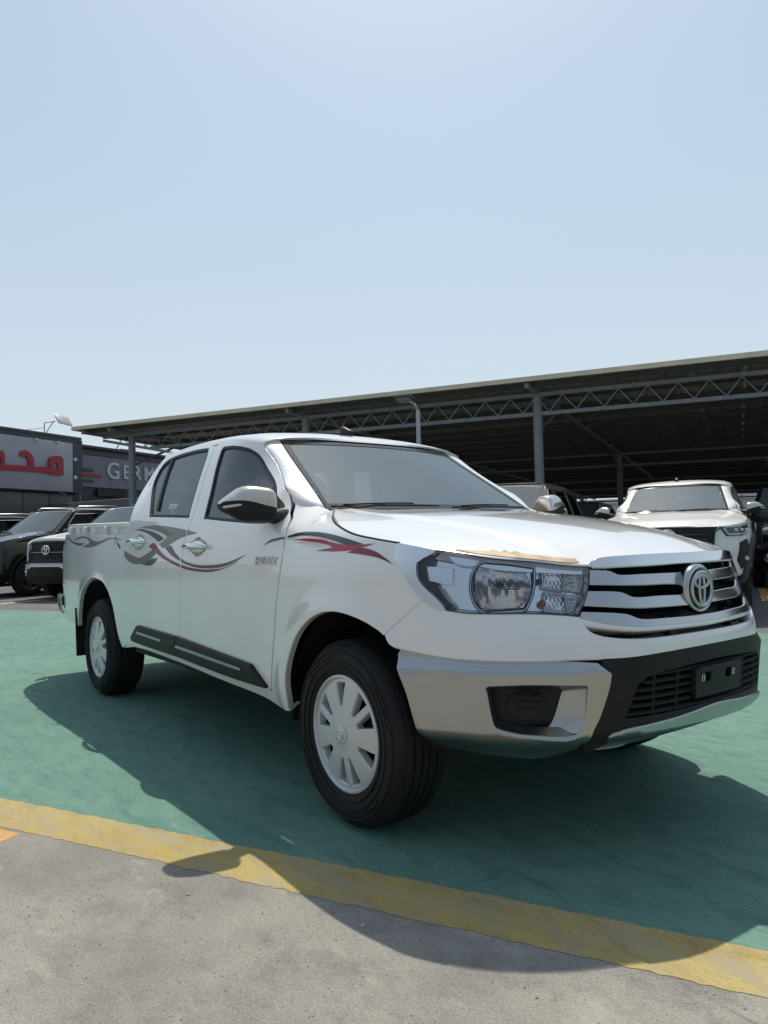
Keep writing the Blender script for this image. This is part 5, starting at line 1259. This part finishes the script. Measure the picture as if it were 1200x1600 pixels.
def showroom():
    base=(FW,12.);r=empty('showroom_building','dark flat-roofed showroom with a large grey sign panel, at the left edge','building',G(*base),GA)
    L=lambda e,n,z:(e-base[0],n-base[1],z)
    b=MB();b.box(L(FW-5,11.2,2.72),(10,14.,5.44));b.build('wall',CLAD,r)
    b=MB();b.box(L(FW-4.9,11.2,5.50),(10.4,14.2,.10));b.build('roof',CLAD,r)
    # cladding panels of the lower front, with joints
    for i in range(9):
        n=18.05-1.16*i-.58
        p=MB();p.box(L(FW+.03,n,2.72),(.05,1.13,.92),None,.008);p.build('wall_panel',mat('cladding_charcoal',(.10,.10,.105),.4),r,angle=40)
    for i in range(5):
        n=17.3-2.2*i
        w=MB();w.box(L(FW+.03,n,1.15),(.06,2.1,2.1));f=w.build('window_frame',CLAD,r)
        w=MB();w.box(L(FW+.065,n,1.15),(.02,1.96,1.96));w.build('window',mat('dark_glass',(.03,.035,.04),.06,coat=.3),f)
    s=MB();s.box(L(FW+.16,12.6,4.28),(.28,10.5,1.98),None,.012);sg=s.build('sign_panel',SIGNG,r,angle=40)
    b=MB();b.box(L(FW+.10,12.9,5.36),(.34,10.9,.16));b.box(L(FW+.10,18.12,4.3),(.34,.46,2.06));b.build('sign_surround',CLAD,r)
    big=[(17.337,3.938),(17.341,4.511),(17.287,4.634),(17.148,4.687),(16.908,4.665),(16.73,4.582),(16.653,4.45),(16.652,4.2),(15.981,4.17),(15.999,4.392),(15.899,4.603),(15.734,4.733),(15.542,4.748),(15.433,4.679),(15.405,4.556),(15.486,4.501),(15.623,4.552),(15.705,4.487),(15.76,4.371),(15.759,4.176),(14.821,4.146),(14.77,4.188),(14.76,4.517),(14.693,4.628),(14.565,4.639),(14.413,4.553),(14.387,4.435),(14.386,4.15),(13.6,4.12),(13.62,4.50),(13.52,4.66),(13.40,4.64),(13.43,4.40),(13.40,4.13),(13.0,4.10),(13.0,3.88),(13.8,3.87),(14.386,3.886),(14.615,3.904),(14.769,3.953),(16.668,3.976),(16.815,3.921)]
    extrude_e('sign_lettering',RED,[tuple(p) for p in smooth_poly(big,.05,True,48)],FW+.302,FW+.37,sg,base,[[(16.889,4.395),(17.056,4.395),(17.054,4.141),(16.887,4.143)],[(14.52,4.40),(14.62,4.40),(14.62,4.13),(14.52,4.13)]])
    for z in (4.62,3.89):
        l=MB();l.lathe([(.075,0),(.07,.05),(.001,.06)],L(FW+.27,17.98,z),'X',14);l.build('wall_light',mat('lamp_white',(.75,.75,.76),.4),r,smooth=True)
    for n in (16.1,17.1):
        l=MB();l.box(L(FW+.32,n,5.24),(.10,.16,.05));l.build('sign_spotlight',mat('spot_silver',(.5,.5,.5),.3,.5),r)
    b=MB();b.tube([L(FW+.3,17.2,3.24),L(FW+.55,17.3,3.16)],.02,6);b.tube([L(FW+.3,18.2,3.26),L(FW+.3,18.2,2.95)],.02,6);b.build('bracket',STEEL,r)
    return r
showroom()
def floodlight():
    base=(-23.8,17.0);r=empty('roof_floodlight','solar floodlight on a thin bracket standing on the showroom roof','floodlight',G(*base,5.55),GA)
    b=MB();b.tube([(0,0,0),(0,0,.50),(0,.50,.62)],.022,6);b.tube([(0,.02,.02),(0,.42,.60)],.018,6);b.tube([(0,-1.2,.02),(0,0,.30)],.012,6);b.build('bracket',STEEL,r)
    R=Matrix.Rotation(math.radians(-4),3,'X')@Matrix.Rotation(math.radians(52),3,'Y')
    p=MB();p.box((.05,.86,.72),(.50,.68,.045),R,.01);q=p.build('panel',mat('flood_grey',(.42,.42,.40),.4),r,angle=40)
    p=MB()
    for k in range(6): p.box(Vector((.05,.86,.72))+R@Vector((0,-.29+.116*k,.026)),(.44,.012,.012),R)
    p.build('cooling_rib',MATS['flood_grey'],q)
floodlight()
def workshop():
    base=(FW,24.);r=empty('workshop_building','dark flat-roofed workshop with pale letters on its front, behind the truck bed','building',G(*base),GA)
    L=lambda e,n,z:(e-base[0],n-base[1],z)
    b=MB();b.box(L(FW-5.2,24.9,2.62),(10,13.2,5.24));b.build('wall',CLAD,r)
    b=MB();b.box(L(FW-5.1,24.9,5.28),(10.3,13.3,.10));b.build('roof',CLAD,r)
    b=MB();b.box(L(FW-.4,21.2,5.36),(.3,.42,.12));b.box(L(FW-.4,22.4,5.34),(.2,2.,.05));b.build('roof_box',CLAD,r)
    # slanted grey cladding panels with joints
    xs=[18.6,20.2,21.8,23.4,25.0,26.6,28.2]
    for i in range(len(xs)-1):
        for z0,z1 in ((3.60,4.93),(4.95,5.14)):
            sl=.20 if i==0 else 0
            a=xs[i]+.01;c=xs[i+1]-.01
            a0=a-sl*(5.15-z0);a1=a-sl*(5.15-z1)
            extrude_e('wall_panel',PANELG if z0<4 else CLAD,[(a0,z0),(c,z0),(c,z1),(a1,z1)],FW-.20,FW-.13,r,base)
    for z0,z1,m,w in ((4.24,4.36,CLAD,.70),(4.02,4.15,RED,1.12),(3.80,3.90,CLAD,.72)):
        extrude_e('logo_stripe',m,[(18.42-.1*(4.36-z0),z0),(19.25+(w-.7),z0),(19.25+(w-.7),z1),(18.5-.1*(4.36-z1),z1)],FW-.128,FW-.09,r,base)
    for i,(ch,n) in enumerate((('G',20.35),('E',21.12),('R',21.72),('M',22.5),('A',23.35),('N',24.1))):
        M=Matrix(((0,0,1,FW-.10-base[0]),(1,0,0,n-base[1]),(0,1,0,4.33),(0,0,0,1)))
        text_mesh('letter',ch,1.02 if i==0 else .90,LETW,r,M,.03,.012)
    b=MB();b.box(L(FW-.12,20.25,3.38),(.12,1.62,.30));b.build('dark_opening',mat('opening_black',(.01,.01,.011),.5),r)
    for i in range(5):
        n=19.4+2.1*i;w=MB();w.box(L(FW-.15,n,1.4),(.06,2.0,2.6));f=w.build('window_frame',CLAD,r);w=MB();w.box(L(FW-.11,n,1.4),(.02,1.86,2.46));w.build('window',mat('dark_glass',(.03,.035,.04),.06,coat=.3),f)
    aw=MB();aw.bar(L(FW+.5,16.9,2.62),L(FW+.5,21.0,3.05),1.3,.30);aw.build('awning',mat('awning_grey',(.13,.135,.14),.6),r)
workshop()
# pale building and wall far behind the canopy
def backdrop_building():
    base=(4,72);r=empty('far_building','long pale low building seen under the far edge of the carport','building',G(*base),GA)
    b=MB();b.box((0,2,2.3),(110,6,4.6));b.build('wall',mat('pale_wall',(.62,.62,.62),.7),r)
    for k in range(5):
        b=MB();b.box((0,-1.06,.9+.8*k),(110,.10,.10));b.build('wall_rail',mat('pale_rail',(.36,.37,.38),.6),r)
    for i in range(26):
        b=MB();b.box((-52+4.1*i,-1.1,2.3),(.14,.12,4.5));b.build('wall_post',MATS['pale_rail'],r)
backdrop_building()
def fence():
    base=(6,58);r=empty('mesh_fence','tall grey mesh fence at the far right, beyond the carport','fence',G(*base),GA)
    b=MB()
    for i in range(61): b.box((-6+.2*i,0,1.2),(.02,.02,2.4))
    b.build('bars',STEEL,r)['kind']='stuff'
    for i in range(7): b=MB();b.box((-6+2*i,.05,1.25),(.07,.07,2.5));b.build('post',STEEL,r)
    for z in (.2,1.2,2.3): b=MB();b.box((0,.04,z),(12,.03,.05));b.build('rail',STEEL,r)
fence()

# ---------------------------------------------------------------- generic off-road estate car
ALLOY=mat('alloy_dark',(.22,.22,.23),.3,.8)
CARGLASS=glass('suv_glass',(.20,.24,.25),dust_sheen=.04)
CARGLASSD=glass('suv_privacy_glass',(.03,.035,.04))
CARWS=glass('suv_windscreen',(.45,.53,.54),dust_sheen=.20,dust_sheen_col=(.50,.58,.62),ior=1.7)  # bluish diffuse layer stands in for the sky's reflection
def suv(name,label,loc,rz,paint,grille='black',group='off-road cars parked in the rows behind the pickup',dark_glass=True,strip=None,rail=True,H=1.08,emb=True):
    r=empty(name,label,'off-road car',loc,rz,group);r.scale=(1.02,1.0,H)
    WB=2.85;R=.385
    wF=pchip([-4.05,-3.9,-3.4,-2.85,-1.5,0,.3,.5,.66,.80],[.80,.90,.95,.965,.955,.965,.945,.905,.845,.75])
    TT=pchip([.30,.45,.62,.85,1.02,1.14,1.20,1.26,1.34,1.5,1.65,1.78,1.86],[.05,.02,.004,0,.006,.02,.035,.06,.085,.14,.195,.25,.31])
    hoodz=pchip([-.6,-.3,.2,.6,.78,.88],[1.33,1.30,1.235,1.16,1.105,1.03])
    def Ss(x,z,d=0.):
        x=np.asarray(x,float);z=np.asarray(z,float);return np.stack([x,-(wF(x)-TT(z)*1.0+d),z+0*x],-1)
    SD=lambda d:(lambda x,z:Ss(x,z,d))
    ar=lambda cx,R_,a0,a1,k:[(cx+R_*math.cos(a),.385+R_*math.sin(a)) for a in np.linspace(a0,a1,k)]
    lower=[(.78,.46),(.78,.80),(.76,1.05),(.6,1.12),(.2,1.20),(-.3,1.265),(-.62,1.292),(-3.9,1.225),(-4.03,1.0),(-4.03,.55),(-3.5,.46)]+ar(-2.85,.46,math.pi-.15,.1,14)+[(-2.30,.36),(-.55,.36)]+ar(0,.46,math.pi-.1,.15,14)
    both=lambda o:mirrored(o)
    b=patch('body_side',paint,lower,Ss,r,depth=.03,ch=.01,sp=.09,esp=.05,corner=40,out=OUTN);both(b)
    # wheel-arch trims
    for cx in (0,-WB):
        t=MB();pts=[tuple(Ss(np.array(cx+.475*math.cos(a)),np.array(.385+.475*math.sin(a)),.006)) for a in np.linspace(-.05,math.pi+.05,20)]
        t.tube(pts,.022,6);o=t.build('arch_trim',BLACKP,r,smooth=True);both(o)
        m=MB().grid([[(cx+.46*math.cos(a),y,.385+.46*math.sin(a)) for a in np.linspace(-.2,math.pi+.2,15)] for y in (-.93,-.45)]);o=m.build('arch_liner',DARK,r);both(o)
    # hood
    yw=lambda x:float(wF(np.array(x))-.05)
    ho=[(-.62,-yw(-.62)),(0,-yw(0)),(.4,-yw(.4)),(.62,-yw(.62)),(.74,-.66),(.84,-.42),(.89,0)];ho=ho+[(x,-y) for x,y in ho[::-1][1:]]
    patch('hood',paint,ho,lambda x,y:np.stack([x,y,hoodz(x)-.05*(np.abs(y)/.9)**3+.018*np.exp(-((np.abs(y)-.5)/.14)**2)*sstep(.85,.4,x)],-1),r,depth=.04,ch=.012,sp=.08,esp=.06,corner=40,out=(0,0,1))
    # nose
    nx=lambda y,z,d=0.:np.stack([.915-.215*(np.abs(y)/.8)**2.8+d-.05*sstep(.95,1.16,z)+.05*sstep(.80,.66,z)-.06*sstep(.45,.30,z),y,z],-1)
    patch('front_panel',paint,[(-.77,.62),(-.77,1.06),(-.6,1.11),(0,1.14),(.6,1.11),(.77,1.06),(.77,.62)],lambda y,z:nx(y,z),r,depth=.05,ch=.012,sp=.08,esp=.06,out=(1,0,0))
    patch('bumper',mat('suv_black_trim',(.005,.005,.006),.4,spec=.3),[(-.82,.36),(-.84,.66),(.84,.66),(.82,.36),(.6,.32),(-.6,.32)],lambda y,z:nx(y,z,.03),r,depth=.08,ch=.02,sp=.08,esp=.06,out=(1,0,0))
    gm=mat('suv_black_trim',(.005,.005,.006),.4,spec=.3)
    g=patch('grille',gm,[(-.76,.70),(-.75,1.02),(-.50,1.085),(.50,1.085),(.75,1.02),(.76,.70)],lambda y,z:nx(y,z,.012),r,depth=.02,ch=.006,sp=.1,esp=.06,out=(1,0,0))
    for z in ((.80,.86,.93,.995,1.055) if grille=='chrome' else (.79,1.06)):
        q=MB();q.tube([tuple(nx(np.array(y),np.array(z),.018)) for y in np.linspace(-.56,.56,12)],.012,6);q.build('grille_bar',CHROME if grille=='chrome' else BLACKP,g,smooth=True)
    q=MB();q.tube([tuple(nx(np.array(y),np.array(.885),.024)) for y in np.linspace(-.72,.72,14)],.010,6);q.build('chrome_line',CHROME if grille=='chrome' else mat('dark_chrome',(.3,.3,.31),.25,1.),g,smooth=True)
    if strip is not None:
        s=patch('bumper_strip',strip,[(-.82,.585),(-.79,.665),(.79,.665),(.82,.585),(.48,.585),(.40,.625),(-.40,.625),(-.48,.585)],lambda y,z:nx(y,z,.045),r,depth=.03,ch=.006,sp=.1,esp=.06,corner=25,out=(1,0,0))
    for s in (-1,1):
        l=patch('headlight',mat('suv_lamp',(.50,.53,.56),.12,.7,coat=.5),[(s*.53,.93),(s*.55,1.045),(s*.72,1.03),(s*.76,.98),(s*.74,.91)],lambda y,z:nx(y,z,.020),r,depth=.03,ch=.006,sp=.06,esp=.04,out=(1,0,0))
        f=MB();f.ellipsoid(tuple(nx(np.array(s*.66),np.array(.53),.036)),(.02,.05,.04),12,8);f.build('fog_lamp',MATS['suv_lamp'],r,smooth=True)
        q=MB();q.tube([tuple(nx(np.array(s*y),np.array(z),.04)) for y,z in ((.66,.60),(.73,.55),(.73,.50),(.66,.45))],.010,6);q.build('fog_trim',CHROME,r,smooth=True)
    if emb:
        q=MB();c0=nx(np.array(0.),np.array(.93),.035);emblem(q,.105,.011,lambda a,b:(c0[0],a,.93+b),.75);q.build('emblem',CHROME,r,smooth=True)
    # cabin side: panel with window holes
    cab=[(-.62,1.288),(-.80,1.222),(-.70,1.222),(-.62,1.288)][:1]+[(-.62,1.29)][:0]+[(-.80,1.36),(-1.10,1.62),(-1.28,1.755),(-1.6,1.80),(-2.4,1.815),(-3.3,1.80),(-3.72,1.74),(-3.92,1.45),(-3.96,1.222)]
    w1=[(-.93,1.27),(-1.10,1.50),(-1.32,1.69),(-1.74,1.72),(-1.76,1.27)];w2=[(-1.86,1.27),(-1.85,1.72),(-2.62,1.725),(-2.72,1.27)];w3=[(-2.82,1.27),(-2.74,1.72),(-3.40,1.69),(-3.62,1.62),(-3.74,1.30)]
    c=patch('cabin_side',paint,cab,Ss,r,holes=[w1,w2,w3],depth=.03,ch=.008,sp=.09,esp=.05,corner=40,out=OUTN)
    for k,wd in enumerate((w1,w2,w3)):
        patch('window',CARGLASS if k==0 else (CARGLASSD if dark_glass else CARGLASS),wd,SD(-.012),c,depth=0,sp=.2,esp=.1,out=OUTN)
    tl=MB();tl.tube([tuple(Ss(np.array(x),np.array(z),.006)) for x,z in ((-3.74,1.255),(-2,1.25),(-.90,1.25),(-1.09,1.51),(-1.31,1.705),(-2.4,1.74),(-3.4,1.71))],.010,6);tl.build('window_trim',CHROME,c,smooth=False)
    m=both(c)
    for ch in list(c.children): mirrored(ch,m)
    # roof and windscreen
    rows=[]
    for x,z in ((-1.26,1.775),(-1.4,1.83),(-1.7,1.865),(-2.4,1.885),(-3.2,1.87),(-3.7,1.80),(-3.90,1.55),(-3.97,1.20)):
        ze=z-.075 if x>-3.75 else z-.02;ye=float(wF(np.array(x))-TT(np.array(min(ze,1.84))))
        rows.append([(x,-ye*math.copysign(abs(t)**.8,t),ze+(z-ze)*(1-abs(t)**3)) for t in np.linspace(1,-1,15)])
    MB().grid(rows,flip=False).build('roof',paint,r,smooth=True)
    wsq=[[( -.60-.66*t-.0+.10*(1-(y)**2)*(1-t*.4), y*(.83-.17*t),1.30+.49*t+.015*(1-y*y)*t) for y in np.linspace(-1,1,11)] for t in np.linspace(0,1,7)]
    MB().grid(wsq).build('windscreen',CARWS,r,smooth=True)
    fr=MB();fr.tube([q for q in wsq[0]]+[w_[-1] for w_ in wsq]+wsq[-1][::-1]+[w_[0] for w_ in wsq[::-1]],.016,6);fr.build('windscreen_frame',RUBBER,r,smooth=True)
    rows=[[(wsq[i][0][0]-.0,wsq[i][0][1]-.006,wsq[i][0][2]),tuple(Ss(np.array([-.66,-.74,-.84,-.95,-1.06,-1.17,-1.28][i]),np.array([1.29,1.345,1.42,1.505,1.59,1.67,1.755][i]),.002))] for i in range(7)]
    o=MB().grid(rows).build('front_pillar',paint,r,smooth=True);both(o)
    if rail:
        for s in (-1,1):
            q=MB();q.tube([(-1.38,s*.66,1.80),(-1.5,s*.66,1.875),(-2.4,s*.665,1.905),(-3.3,s*.66,1.885),(-3.5,s*.655,1.82)],.018,8);q.build('roof_rail',mat('rail_silver',(.55,.55,.56),.3,.9),r,smooth=True)
    # mirrors, handles
    for s in (-1,1):
        q=MB();q.ellipsoid((-.82,s*1.05,1.29),(.07,.13,.085),16,10,.7);q.build('door_mirror',paint,r,smooth=True)
        q=MB();q.tube([(-.80,s*.90,1.25),(-.80,s*1.02,1.25)],.03,8);q.build('mirror_arm',BLACKP,r)
        for x in (-1.72,-2.62):
            q=MB();p=Ss(np.array(x),np.array(1.10),.02);q.tube([(x+.11,s*-p[1]*1,1.10),(x-.11,s*-p[1],1.10)],.014,6);q.build('door_handle',CHROME,r,smooth=True)
    # wheels
    for wx in (0,-WB):
        for s in (-1,1):
            if 'suvw' not in MESHES:
                t=MB();t.lathe([(.245,-.08),(.26,-.11),(.33,-.115),(.372,-.09),(.385,-.06),(.385,.06),(.372,.09),(.26,.11),(.245,.08)],(0,0,0),'Y',40);MESHES['suvw']=t.build('wheel',TYRE,r,angle=40).data;wo=[c for c in r.children if c.data==MESHES['suvw']][-1]
                a=MB();a.lathe([(.25,-.085),(.245,-.10),(.225,-.09),(.222,-.04)],(0,0,0),'Y',40)
                for k in range(10):
                    an=2*math.pi*k/10+(.14 if k%2 else -.14);d=Vector((math.cos(an),0,math.sin(an)));d2=Vector((math.cos(2*math.pi*(k//2)/5),0,math.sin(2*math.pi*(k//2)/5)))
                    a.bar(d2*.04+Vector((0,-.085,0)),d*.235+Vector((0,-.093,0)),.03,.03,(0,1,0))
                a.lathe([(.06,-.09),(.055,-.105),(.001,-.108)],(0,0,0),'Y',20);MESHES['suvr']=a.build('rim',ALLOY,wo,angle=40).data
                k=MB();k.lathe([(.225,-.03),(.001,-.03)],(0,0,0),'Y',24);MESHES['suvd']=k.build('brake_disc',mat('brake_dark',(.02,.02,.02),.6),wo).data
            else:
                wo=link('wheel',MESHES['suvw'],r);link('rim',MESHES['suvr'],wo);link('brake_disc',MESHES['suvd'],wo)
            wo.location=(wx,s*.81,.385);wo.rotation_euler=(0,.3+wx,0 if s<0 else math.pi)
    q=MB();q.box((-1.45,0,.52),(4.5,1.5,.36));q.box((-1.5,0,.85),(2.0,1.7,.5));q.box((.2,0,.75),(1.2,1.3,.5));q.box((-3.3,0,.85),(1.1,1.2,.6));q.build('underbody',DARK,r)
    q=MB();
    for y in (-.38,.38): q.ellipsoid((-1.75,y,1.30),(.10,.25,.32),14,10,.6);q.ellipsoid((-1.80,y,1.66),(.05,.13,.09),12,8,.7)
    q.build('seats',FABRIC,r,smooth=True)
    q=MB();q.grid([[(x,y,z) for y in np.linspace(-.80,.80,5)] for x,z in ((-.62,1.285),(-.95,1.23),(-1.05,1.1),(-1.02,.8))],flip=True);q.build('dashboard',DASH,r)
    q=MB();q.tube([(-1.12,-.02,1.70),(-1.16,.10,1.70)],.03,6);q.build('inner_mirror',BLACKP,r)
    return r
BLACKC=mat('black_paint',(.010,.010,.011),.22,coat=1.)
WHITEC=mat('white_paint_dusty',(.74,.73,.69),.32,coat=.7)
CREAM=mat('sun_warmed_white',(.79,.77,.72),.33,coat=.7,noise=(1.8,(.73,.705,.645),.4,.7))  # cream tint puts the warm sunlight into the white paint
PEARL=mat('bronze_grey_paint',(.20,.183,.168),.28,.4,coat=1.)
HD=math.radians(-63);hv=Vector((math.cos(HD),math.sin(HD),0));lv=Vector((-hv.y,hv.x,0))
suv('off_road_car','white off-road car with black grille and round emblem, just behind the truck bed',(-13.78,1.88,0),HD,WHITEC,'black',strip=WHITEC,rail=False)
suv('off_road_car','black off-road car with silver roof rails, beside the white one at the left',(-16.04,.71,0),HD,BLACKC,'chrome')
suv('off_road_car','black off-road car cut off by the left picture edge',(-20.6,-.45,0),HD,BLACKC,'chrome')
suv('off_road_car','dark bronze off-road car seen over the hood of the big white pickup',(-5.98,5.78,0),HD,PEARL,'chrome',rail=False)
suv('off_road_car','pale off-road car under the carport, behind the bronze one',tuple(G(-3.2,16.2)),HD,WHITEC,'black',rail=False)
suv('off_road_car','black off-road car in the shade at the far right edge',tuple(G(2.05,12.4)),HD,BLACKC,'black',rail=False)

# ---------------------------------------------------------------- second pickup facing the camera (same body, newer face)
def second_pickup(loc,rz,lift=.155):
    r=empty('pickup_truck','white pickup with dark grille and black wheel arches facing the camera, at the right','pickup truck',loc,rz)
    skip={'bumper_cover','grille','bumper_corner','bumper_centre','skid_strip','headlamp','valance','film_remnant','paper_sheet','seat_cover'}
    sub_skip={'decal','badge','moulding','trim_strip','moulding_notch','handle_backing','seat_cover'}
    for c in list(TRUCK.children):
        st=c.name.split('.')[0]
        if st in skip: continue
        d=c.copy();COL.objects.link(d);d.parent=r
        def cream(o):
            for sl in o.material_slots:
                if sl.material==WHITE: sl.link='OBJECT';sl.material=CREAM
        cream(d)
        if st=='wheel': d.location.z=.385;d.scale=(1.15,1.,1.15)
        else: d.location.z+=lift
        for k in c.children:
            if k.name.split('.')[0] in sub_skip: continue
            e=k.copy();COL.objects.link(e);e.parent=d
            for q in k.children: f=q.copy();COL.objects.link(f);f.parent=e
    up=lambda f:(lambda u,z:f(u,z)+np.array([0,0,lift]))
    # painted face with broad dark grille, slim lamps and black side pods
    out=[(1.12,.69),(1.08,.90),(1.11,1.015),(.95,.990),(.775,.966),(.60,.950),(.46,.938)];out=out+[(-a,b) for a,b in out[::-1]]
    lowz=[(-1.12,.60),(-.9,.40),(-.5,.34),(.5,.34),(.9,.40),(1.12,.60)]
    g=[(.60,.955),(.52,.90),(.47,.72),(.66,.50),(.60,.42),(-.60,.42),(-.66,.50),(-.47,.72),(-.52,.90),(-.60,.955)]
    body=patch('bumper_cover',CREAM,out+lowz,up(Sd(.0)),r,depth=.05,ch=.012,sp=.05,esp=.04,corner=40,out=(1,0,0))
    gr=patch('grille',BLACKP,[(a,min(b,.952)) for a,b in g],up(Sd(.016)),r,depth=.03,ch=.01,sp=.05,esp=.04,corner=30,out=(1,0,0))
    for z in (.56,.62,.68,.74,.80,.86):
        ue=.44;uu=np.linspace(-ue,ue,21);P=[tuple(S(a,np.array(z),.018)+np.array([0,0,lift])) for a in uu];MB().tube(P,.012,6).build('grille_bar',BLACKG,gr,smooth=True)
    fr=MB();P=smooth_poly([(a,min(b,.950)) for a,b in g[:6]],.04,False,30);fr.tube([tuple(S(a,b,.022)+np.array([0,0,lift])) for a,b in P],.012,6);o=fr.build('grille_frame',BLACKG,gr,smooth=True);mirrored(o)
    c0=S(np.array(0.),np.array(.86),.045);em=MB();emblem(em,.085,.009,lambda a,b:(c0[0],a,.86+lift+b),.72);em.build('emblem',CHROME,gr,smooth=True)
    for s in (1,-1):
        lm=[(.60,.945),(.76,.958),(.93,.975),(1.06,.985),(1.06,.90),(.98,.855),(.66,.845)]
        sg=lambda d:(lambda u,z:up(Sd(d))(u*s,z)) if s<0 else up(Sd(d))
        h=patch('headlamp',mat('led_lamp_dark',(.05,.055,.065),.12,.2,coat=1.),[(a*s,b) for a,b in lm],up(Sd(.014)),r,depth=.03,ch=.006,sp=.05,esp=.03,corner=30,out=(.9,-.4*s,0))
        q=MB();q.tube([tuple(S(np.array(a*s),np.array(b),.018)+np.array([0,0,lift])) for a,b in ((.64,.93),(.68,.862),(.80,.862),(.97,.872))],.009,6);q.build('light_guide',mat('light_guide',(.62,.68,.78),.2,.2),h,smooth=True)
        q=MB();q.tube([tuple(S(np.array(a*s),np.array(b),.018)+np.array([0,0,lift])) for a,b in ((.66,.942),(.80,.952),(1.0,.97))],.006,6);q.build('light_guide',MATS['light_guide'],h,smooth=True)
        for a in (.80,.90,.99): q=MB();q.ellipsoid(tuple(S(np.array(a*s),np.array(.912),.012)+np.array([0,0,lift])),(.016,.022,.020),12,8);q.build('lens_unit',mat('lens_bright',(.7,.72,.75),.1,.6),h,smooth=True)
        pd=[(.84,.76),(1.0,.80),(1.06,.70),(1.02,.52),(.86,.46),(.78,.56)]
        f=patch('fog_pod',BLACKP,[(a*s,b) for a,b in pd],up(Sd(.014)),r,depth=.03,ch=.012,sp=.05,esp=.03,corner=30,out=(.9,-.4*s,0))
        q=MB();q.ellipsoid(tuple(S(np.array(.93*s),np.array(.575),.020)+np.array([0,0,lift])),(.02,.035,.03),12,8);q.build('fog_lamp',MATS['suv_lamp'],f,smooth=True)
        for cx in (0.,AXR):
            t=MB();rows=[]
            for a in np.linspace(-.12,math.pi+.12,24):
                row=[]
                for R_,d in ((.455,-.02),(.455,.030),(.50,.034),(.535,.012),(.540,-.005)):
                    x=cx+R_*math.cos(a);z=.345+R_*math.sin(a);z=min(z,1.0);p=S(u_of_x(x),np.array(z),d);row.append((p[0],s*-p[1]*-1 if s<0 else -p[1]*-1,p[2]+lift) if False else (p[0],p[1]*s,p[2]+lift))
                rows.append(row)
            t.grid(rows,flip=s<0).build('arch_flare',mat('arch_dark',(.035,.036,.038),.5),r,smooth=True)
    return r
_vd=Vector((-3.0,6.27,0))
second_pickup(tuple(_vd),HD)
